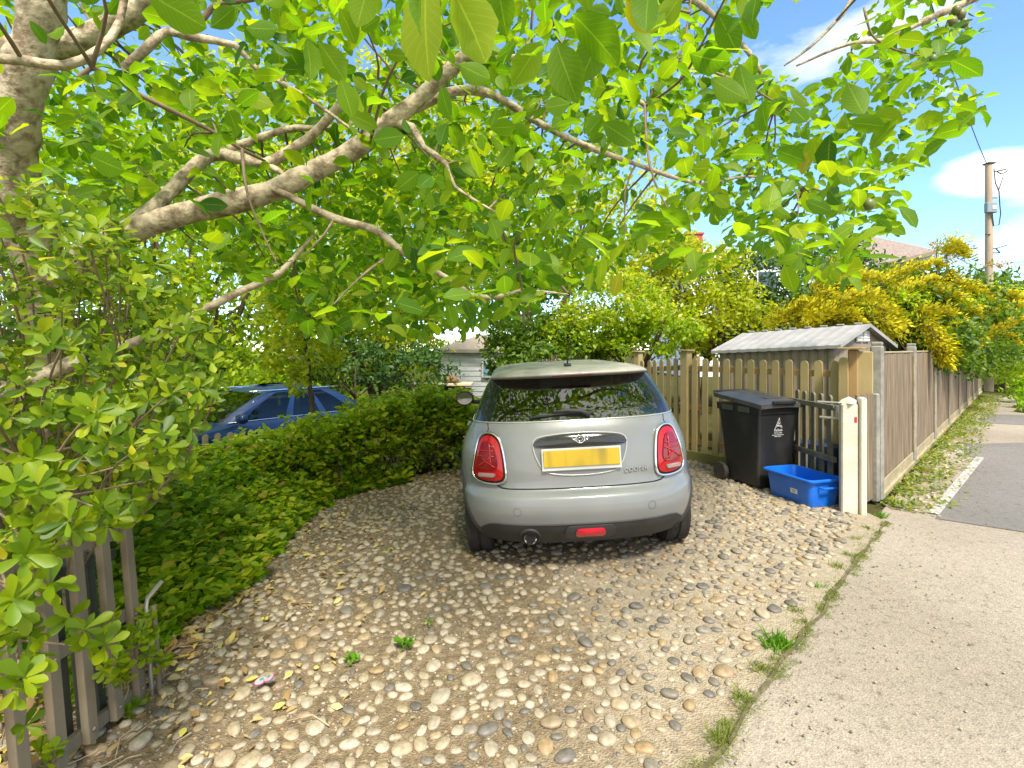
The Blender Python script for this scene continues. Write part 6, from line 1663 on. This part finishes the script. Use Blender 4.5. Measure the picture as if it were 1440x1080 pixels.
bush('lane_hedge', 'mid green overhanging hedge above the tall board fence', 'hedge', GR, (10.0, 13.2, 0), [((7.3, 9.2, 1.95), (.95, .9, .62)), ((8.8, 10.7, 1.95), (1.05, .95, .72)), ((10.8, 12.7, 1.95), (1.3, 1.1, .85)), ((13.2, 15.0, 2.0), (1.5, 1.3, 1.0)), ((9.6, 12.6, 2.2), (1.3, 1.2, .9))], 17000, 'small', (.08, .14), m_mid, th=.8)
bush('lane_hedge', 'tall leafy hedge at the far end of the board fence near the lane bend', 'hedge', GR, (18.8, 19.6, 0), [((17.3, 18.2, 1.7), (1.6, 1.6, 1.3)), ((20.3, 20.9, 1.6), (1.9, 1.8, 1.6)), ((18.6, 20.5, 3.0), (1.6, 1.8, 1.2))], 9000, 'small', (.12, .20), m_hedge, th=2)
bush('garden_tree', 'blue green tree behind the telegraph pole', 'tree', GR, (25.5, 26.5, 0), [((25.5, 26.8, 3.6), (2.0, 2, 1.9)), ((27.6, 27.5, 2.4), (2.0, 2, 2.0))], 4200, 'small', (.18, .3), m_mid, th=2)
# golden flowering shrub over the fence
gs = empty('golden_shrub', (8.0, 9.6, 0)); tag(gs, 'golden yellow flowering shrub arching over the shed and board fence', 'shrub')
spikes = []
for (a, b, c, d_, e_, f_, rr_) in ((1085, 455, 9.6, 1150, 430, 9.3, .12), (1120, 455, 9.3, 1200, 440, 9.0, .12), (1150, 405, 9.6, 1190, 365, 9.6, .13), (1150, 410, 9.5, 1175, 425, 9.4, .13), (1180, 400, 9.4, 1240, 392, 9.6, .08), (1180, 425, 9.0, 1230, 415, 9.1, .09), (1225, 430, 8.6, 1268, 455, 8.3, .10), (1240, 450, 8.3, 1262, 470, 8.2, .09), (1300, 455, 8.6, 1333, 505, 8.3, .11), (1318, 480, 8.5, 1335, 515, 8.3, .09), (1240, 395, 10, 1330, 372, 10.2, .08), (1260, 415, 9.6, 1320, 395, 9.8, .09), (1300, 405, 9.9, 1350, 420, 9.8, .07), (1330, 415, 10, 1375, 443, 10, .09), (1335, 460, 9.6, 1380, 482, 9.5, .10), (1370, 450, 11, 1410, 435, 11.3, .08), (1400, 436, 11.3, 1440, 430, 11.4, .05), (1350, 412, 11.5, 1440, 420, 11.8, .05), (1185, 365, 9.6, 1190, 395, 9.6, .11), (1320, 350, 11, 1360, 358, 11, .10), (1335, 345, 11, 1350, 350, 11, .14), (1290, 440, 9.2, 1340, 440, 9.0, .08), (1235, 478, 8.6, 1262, 465, 8.5, .07), (1385, 470, 11, 1425, 455, 11, .08), (1210, 405, 9.6, 1255, 440, 9.3, .08), (1340, 385, 11, 1330, 410, 11, .08), (1110, 440, 9.6, 1140, 450, 9.5, .09), (1160, 440, 9.3, 1215, 455, 9.1, .08)):
    spikes.append((at(a, b, c * .90), at(d_, e_, f_ * .90), rr_ * 1.15))
for _ in range(34):
    x = random.uniform(1120, 1400); y = random.uniform(395, 490); Y = 8.3 + (x - 1120) / 110 + random.uniform(-.4, .5); a_ = at(x, y, Y); spikes.append((a_, a_ + Vector((random.uniform(-.3, .7), random.uniform(-.6, .1), random.uniform(-.4, .25))), random.uniform(.05, .11)))
YP, YD, YN = [], [], []; bm_ = MB()
for (a, b, r_) in spikes:
    L_ = (b - a).length; k = int(760 * (L_ + .25) * (r_ / .08)); ax = (b - a).normalized()
    t = rng.random(k); rv = rdir(k); base = np.array(a)[None] + np.array(b - a)[None] * t[:, None]
    base[:, 2] += .08 * L_ * np.sin(t * 3.14); base += .35 * r_ * np.stack([np.sin(t * 31 + a.x * 5), np.cos(t * 27 + a.y * 7), np.sin(t * 19 + a.z * 9)], 1)
    prof_ = r_ * (1.05 - .65 * t) * (1 + .35 * np.sin(t * 23 + a.x * 9)) * rng.uniform(.2, 1.9, k) ** 1.1
    YP.append(base + rv * prof_[:, None] * rng.uniform(.6, 1.1, k)[:, None]); YD.append(rv * .8 + np.array(ax)[None] * .8 + np.array([0, 0, .4])[None]); YN.append(rv)
    bb = Vector((a.x * .55 + 8.2 * .45, a.y * .55 + 9.9 * .45, a.z * .55 + .3)); P2, rr = rough([(bb, .018), (a + Vector((0, 0, .03)), .010), (b, .004)], .03, .2, a.x)
    bm_.tube([p - gs.location for p in P2], rr, 5, cap=False)
bm_.build('branches', m_dbark, gs, smooth=True)
YP = np.concatenate(YP); YD = np.concatenate(YD); YN = np.concatenate(YN)
o = scatter('flower_spikes', 'tiny', YP, YD, YN, rng.uniform(.04, .075, len(YP)), m_yel); o.parent = gs; o.location = -gs.location
def lobeleaves(parent, lobes, N, size, mat, kind='small', name='foliage'):
    PP_ = []
    for (c, r) in lobes:
        n_ = N // len(lobes); dirs = rdir(max(10, n_ // 40)); idx = rng.integers(0, len(dirs), n_)
        PP_.append(np.array(c) + dirs[idx] * np.array(r) * rng.uniform(.4, 1.05, (n_, 1)) + rng.normal(size=(n_, 3)) * np.mean(r) * .13)
    P = np.concatenate(PP_); f = scatter(name, kind, P, rdir(len(P)), rdir(len(P), .6), rng.uniform(size[0], size[1], len(P)), mat); f.parent = parent; f.location = -parent.location
lobeleaves(gs, [lb(1180, 430, 9.9, 1.0, .8, .5), lb(1260, 430, 9.8, 1.0, .8, .75), lb(1330, 430, 10.3, 1.0, .9, .7), lb(1290, 400, 10.8, 1.1, .8, .45), lb(1390, 470, 11.8, .9, .9, .6), lb(1320, 480, 9.4, .7, .5, .45)], 11500, (.06, .12), m_mid)
lobeleaves(gs, [((6.95, 8.15, 1.55), (.40, .40, .40)), ((8.15, 9.35, 1.50), (.55, .55, .48)), ((9.55, 10.7, 1.50), (.6, .6, .5)), ((11.0, 12.1, 1.5), (.7, .7, .6)), ((12.6, 13.6, 1.5), (.75, .75, .7)), ((14.2, 15.1, 1.5), (.8, .8, .8))], 8400, (.06, .11), m_mid)
lobeleaves(gs, [lb(1150, 440, 8.7, .5, .4, .3), lb(1210, 425, 8.7, .5, .4, .3), lb(1270, 430, 8.6, .5, .4, .35), lb(1330, 430, 9.4, .6, .4, .4)], 2600, (.05, .09), m_hedge)
lobeleaves(gs, [lb(1250, 460, 9.6, .9, .8, .5), lb(1310, 495, 9.0, .35, .3, .25)], 3200, (.06, .11), m_dk)
# bare twig with buds against the sky
m = MB(); P2, rr = rough(ptl([(1260, 480, 9.4, .02), (1300, 425, 9.6, .016), (1345, 395, 10, .013), (1372, 378, 10.4, .010)], gs), .03, .2, 2); m.tube(P2, rr, 6)
P2, rr = rough(ptl([(1372, 378, 10.4, .010), (1400, 372, 10.6, .007), (1440, 368, 10.8, .005)], gs), .04, .2, 4); m.tube(P2, rr, 6)
P2, rr = rough(ptl([(1372, 375, 10.4, .008), (1340, 358, 10.5, .006), (1310, 342, 10.6, .004)], gs), .04, .2, 8); m.tube(P2, rr, 6)
m.build('bare_branch', m_dbark, gs, smooth=True)
P = np.concatenate([cl(1345, 352, 10.5, .35, .2, .16, 260, .1), cl(1330, 365, 10.5, .2, .2, .2, 120, .1), cl(1405, 372, 10.6, .45, .1, .10, 150, .1), cl(1312, 343, 10.6, .12, .1, .07, 50, .1)])
o = scatter('orange_buds', 'tiny', P, rdir(len(P)), rdir(len(P)), rng.uniform(.03, .06, len(P)), leafmat('orange_bud', [(0, (.25, .12, .01)), (1, (.60, .33, .02))], trans=.3)); o.parent = gs; o.location = -gs.location

# ---------------- verge, tufts, weeds
m_grass = leafmat('grass_blade', [(0, (.06, .11, .008)), (.5, (.13, .20, .012)), (1, (.28, .26, .05))], trans=.35, rough=.5)
def verge():
    t = random.uniform(-.3, 16); w_ = .42 + .22 * mnoise.noise(Vector((t * 1.7, 0, 3))) if t < 9 else .5
    s_ = .07 + abs(random.gauss(0, .55)) * w_
    if s_ > .62: return None
    if mnoise.noise(Vector((t * 3, s_ * 5, 9))) < -.1 and random.random() < .8: return None
    p = f_pt(t, s_); return (p[0], p[1], .012 + .05 * random.random() ** 2)
blob_cover('verge_weeds', 7500, verge, 'small', (.02, .05), m_grass, 'yellow green moss and flat weeds growing on the verge below the tall board fence', 'weeds', upb=1.6)
def verge2():
    t = random.uniform(-.3, 14); s_ = .07 + abs(random.gauss(0, .6)) * .6
    if s_ > .5: return None
    p = f_pt(t, s_); return p
drop(700, verge2, (.02, .05), 'leaf_litter', 'straw coloured dry leaves strewn on the verge by the tall board fence', 'leaf litter', mat=leafmat('straw_leaf', [(0, (.38, .28, .14)), (1, (.62, .52, .33))], trans=.1, rough=.7), lift=.012)
bush('verge_plant', 'bright green leafy plant growing at the foot of the far end of the board fence', 'plant', None, (13.6, 13.2, 0), [((13.2, 12.9, .25), (.55, .5, .35)), ((14.4, 13.9, .35), (.7, .6, .5)), ((12.2, 12.0, .12), (.4, .4, .2))], 2600, 'small', (.06, .12), m_ivy, th=.3)
def blades(c, n_, h, spread, lean=.5):
    P = np.repeat(np.array([c]), n_, 0).astype(float); P[:, :2] += rng.normal(size=(n_, 2)) * spread
    d = rng.normal(size=(n_, 3)) * lean; d[:, 2] = 1; nn = rng.normal(size=(n_, 3)); nn[:, 2] *= .2
    return P, d, nn, rng.uniform(.5, 1, n_) * h
# moss and fine grass along the crack
PS = [[], [], [], []]
for i in range(620):
    t = random.uniform(-2.0, 3.6); x, y = e_pt(t, .015 + random.gauss(0, .022) + .03 * mnoise.noise(Vector((t * 5, 0, 0))))
    if mnoise.noise(Vector((t * 4, 2, 0))) < -.22: continue
    for L_, q in zip(PS, blades((x, y, .004), 14, .028, .014, 1.2)): L_.append(q)
o = scatter('crack_moss', 'blade', *[np.concatenate(q) for q in PS], m_grass, wid=np.full(sum(len(q) for q in PS[3]), 1.4)); tag(o, 'yellowish moss and fine grass filling the crack between the cobbled driveway and the lane', 'moss', kind='stuff')
m_green = leafmat('lush_grass', [(0, (.05, .15, .012)), (1, (.14, .28, .02))], trans=.35, rough=.4)
for k, (px, py, h) in enumerate(((1093, 908, .075), (1042, 985, .06), (1118, 862, .05), (1150, 828, .05), (1175, 800, .055), (1190, 783, .05), (1205, 760, .05), (1012, 1040, .06), (1240, 728, .07), (1130, 878, .045), (1220, 745, .05), (1065, 940, .05))):
    Y = 1080 / (py - 490); c = at(px, py, Y); P_, d_, n_, s_ = blades((c.x, c.y, .003), 60 if k else 150, h, .022 if k else .034, .8)
    o = scatter('grass_tuft', 'blade', P_, d_, n_, s_, m_green if k in (0, 3, 8) else m_grass, wid=np.full(len(s_), 1.7 if k == 0 else 1.3))
    side = 'largest dark green broad bladed grass tuft in the driveway edge crack' if k == 0 else ('bright green grass tuft at the foot of the white post' if k == 8 else 'small yellow green grass tuft, %s one up from the bottom of the driveway edge crack' % ('first second third fourth fifth sixth seventh eighth ninth tenth'.split()[[1040, 985, 940, 878, 862, 828, 800, 783, 760, 745].index(py)]))
    o.data.validate(); tag(o, side, 'grass tuft', 'grass tufts in the driveway edge crack')
# leafy weeds among the cobbles
for k, (px, py, n_, s_, lab) in enumerate(((570, 922, 14, .05, 'bright green broad leaved weed growing between the cobbles'), (495, 940, 22, .026, 'small feathery green weed left of the broad leaved one'), (600, 890, 10, .018, 'tiny green weed just above the broad leaved weed'), (545, 780, 26, .014, 'faint patch of tiny moss plants in the cobbles left of the car'))):
    Y = 1.62 * 720 / (py - 490); c = at(px, py, Y); z = G(c.x, Y) + .03
    P = np.repeat(np.array([[c.x, c.y, z]]), n_, 0); P[:, :2] += rng.normal(size=(n_, 2)) * (.018 if k < 3 else .05); P[:, 2] += rng.uniform(0, .03, n_)
    d_ = rng.normal(size=(n_, 3)); d_[:, 2] = abs(d_[:, 2]) * .6 + .2; nn = rng.normal(size=(n_, 3)) * .4; nn[:, 2] += 1
    o = scatter('weed', 'spat' if k == 0 else 'small', P, d_, nn, rng.uniform(.7, 1.2, n_) * s_, leafmat('weed_leaf', [(0, (.07, .20, .012)), (1, (.16, .32, .02))], trans=.35) if k == 0 else bpy.data.materials['weed_leaf'], wid=np.full(n_, 1.8)); tag(o, lab, 'weed')
# little sprigs around the gate foot
sg = empty('gate_sprig', (-1.74, 2.2, G(-1.74, 2.2))); tag(sg, 'low leafy sprigs growing through the bottom of the taupe gate', 'plant')
gC = np.array([at(px + random.uniform(-14, 14), py + random.uniform(-14, 14), Y)[:] for px, py, Y in ((160, 930, 2.12), (185, 900, 2.2), (150, 880, 2.1), (205, 900, 2.35), (195, 1000, 2.35), (215, 995, 2.4), (170, 945, 2.1), (215, 925, 2.4), (180, 1002, 2.28), (62, 1060, 1.85), (205, 880, 2.4)) for _ in range(3)])
P_, DD, NN, S_ = whorls(gC, rng.normal(size=gC.shape) * .5 + np.array([.3, -.3, .8]), 7, .05, .3)
o = scatter('foliage', 'spat', P_, DD, NN, S_, m_shrub, None, rnd=rng.uniform(.4, .95, len(P_)), wid=np.full(len(P_), 1.4)); o.parent = sg; o.location = -sg.location
stems(sg, lambda t: Vector((t.x - .02, t.y + .02, t.z - .09)), gC, m_twigb, .003, .002, 5, 1, 'stems')

bush('garden_hedge', 'long green hedge closing the garden far behind the blue car', 'hedge', GR, (-9, 21, G(-9, 21)), [((-14, 20, .6), (3.5, 1.2, 2.2)), ((-9, 21, .5), (3.5, 1.2, 2.0)), ((-4.6, 24, .4), (2.2, 1.2, 1.9)), ((-12, 15, .2), (3, 1.2, 1.8)), ((-7.2, 16, -.1), (2.4, 1.0, 1.3))], 15000, 'small', (.18, .32), m_hedge, th=1.5)
bush('laurel', 'broad mid green shrub filling the garden behind the left gate shrub', 'shrub', GR, (-6.2, 8.2, G(-6.2, 8.2)), [((-6.4, 8.0, .5), (1.8, 1.3, 1.5)), ((-5.6, 6.2, .6), (1.2, 1.2, 1.3)), ((-4.6, 5.0, .3), (.8, .9, .9))], 12000, 'small', (.07, .13), m_mid, th=1)
for o in list(bpy.data.objects):
    if o.parent is not None and (o.name.split('.')[0] in ('stems', 'flower_buds', 'orange_buds', 'twigs', 'foliage', 'front_sprays', 'crown', 'near_leaves', 'flower_spikes', 'pale_tips')): o['kind'] = 'stuff'
# mossy dirt filling the joint between driveway and lane
jp = [e_pt(t, .02 + .03 * mnoise.noise(Vector((t * 3, 5, 0)))) for t in np.linspace(-2.6, 3.62, 90)]
L_, R_ = [], []
for i, p in enumerate(jp):
    w_ = max(.001, .001 + .020 * mnoise.noise(Vector((i * .23, 1, 2))) + .012 * mnoise.noise(Vector((i * .9, 4, 2))))
    L_.append((p[0] - EN.x * w_, p[1] - EN.y * w_, .0165)); R_.append((p[0] + EN.x * (w_ + .008), p[1] + EN.y * (w_ + .008), .0055))
m = MB(); m.grid([L_, R_]); tag(m.build('joint_soil', M('mossy_joint', (.055, .045, .02), .95, (.13, .11, .05), 25, bump=.6, bscale=60)), kind='structure')
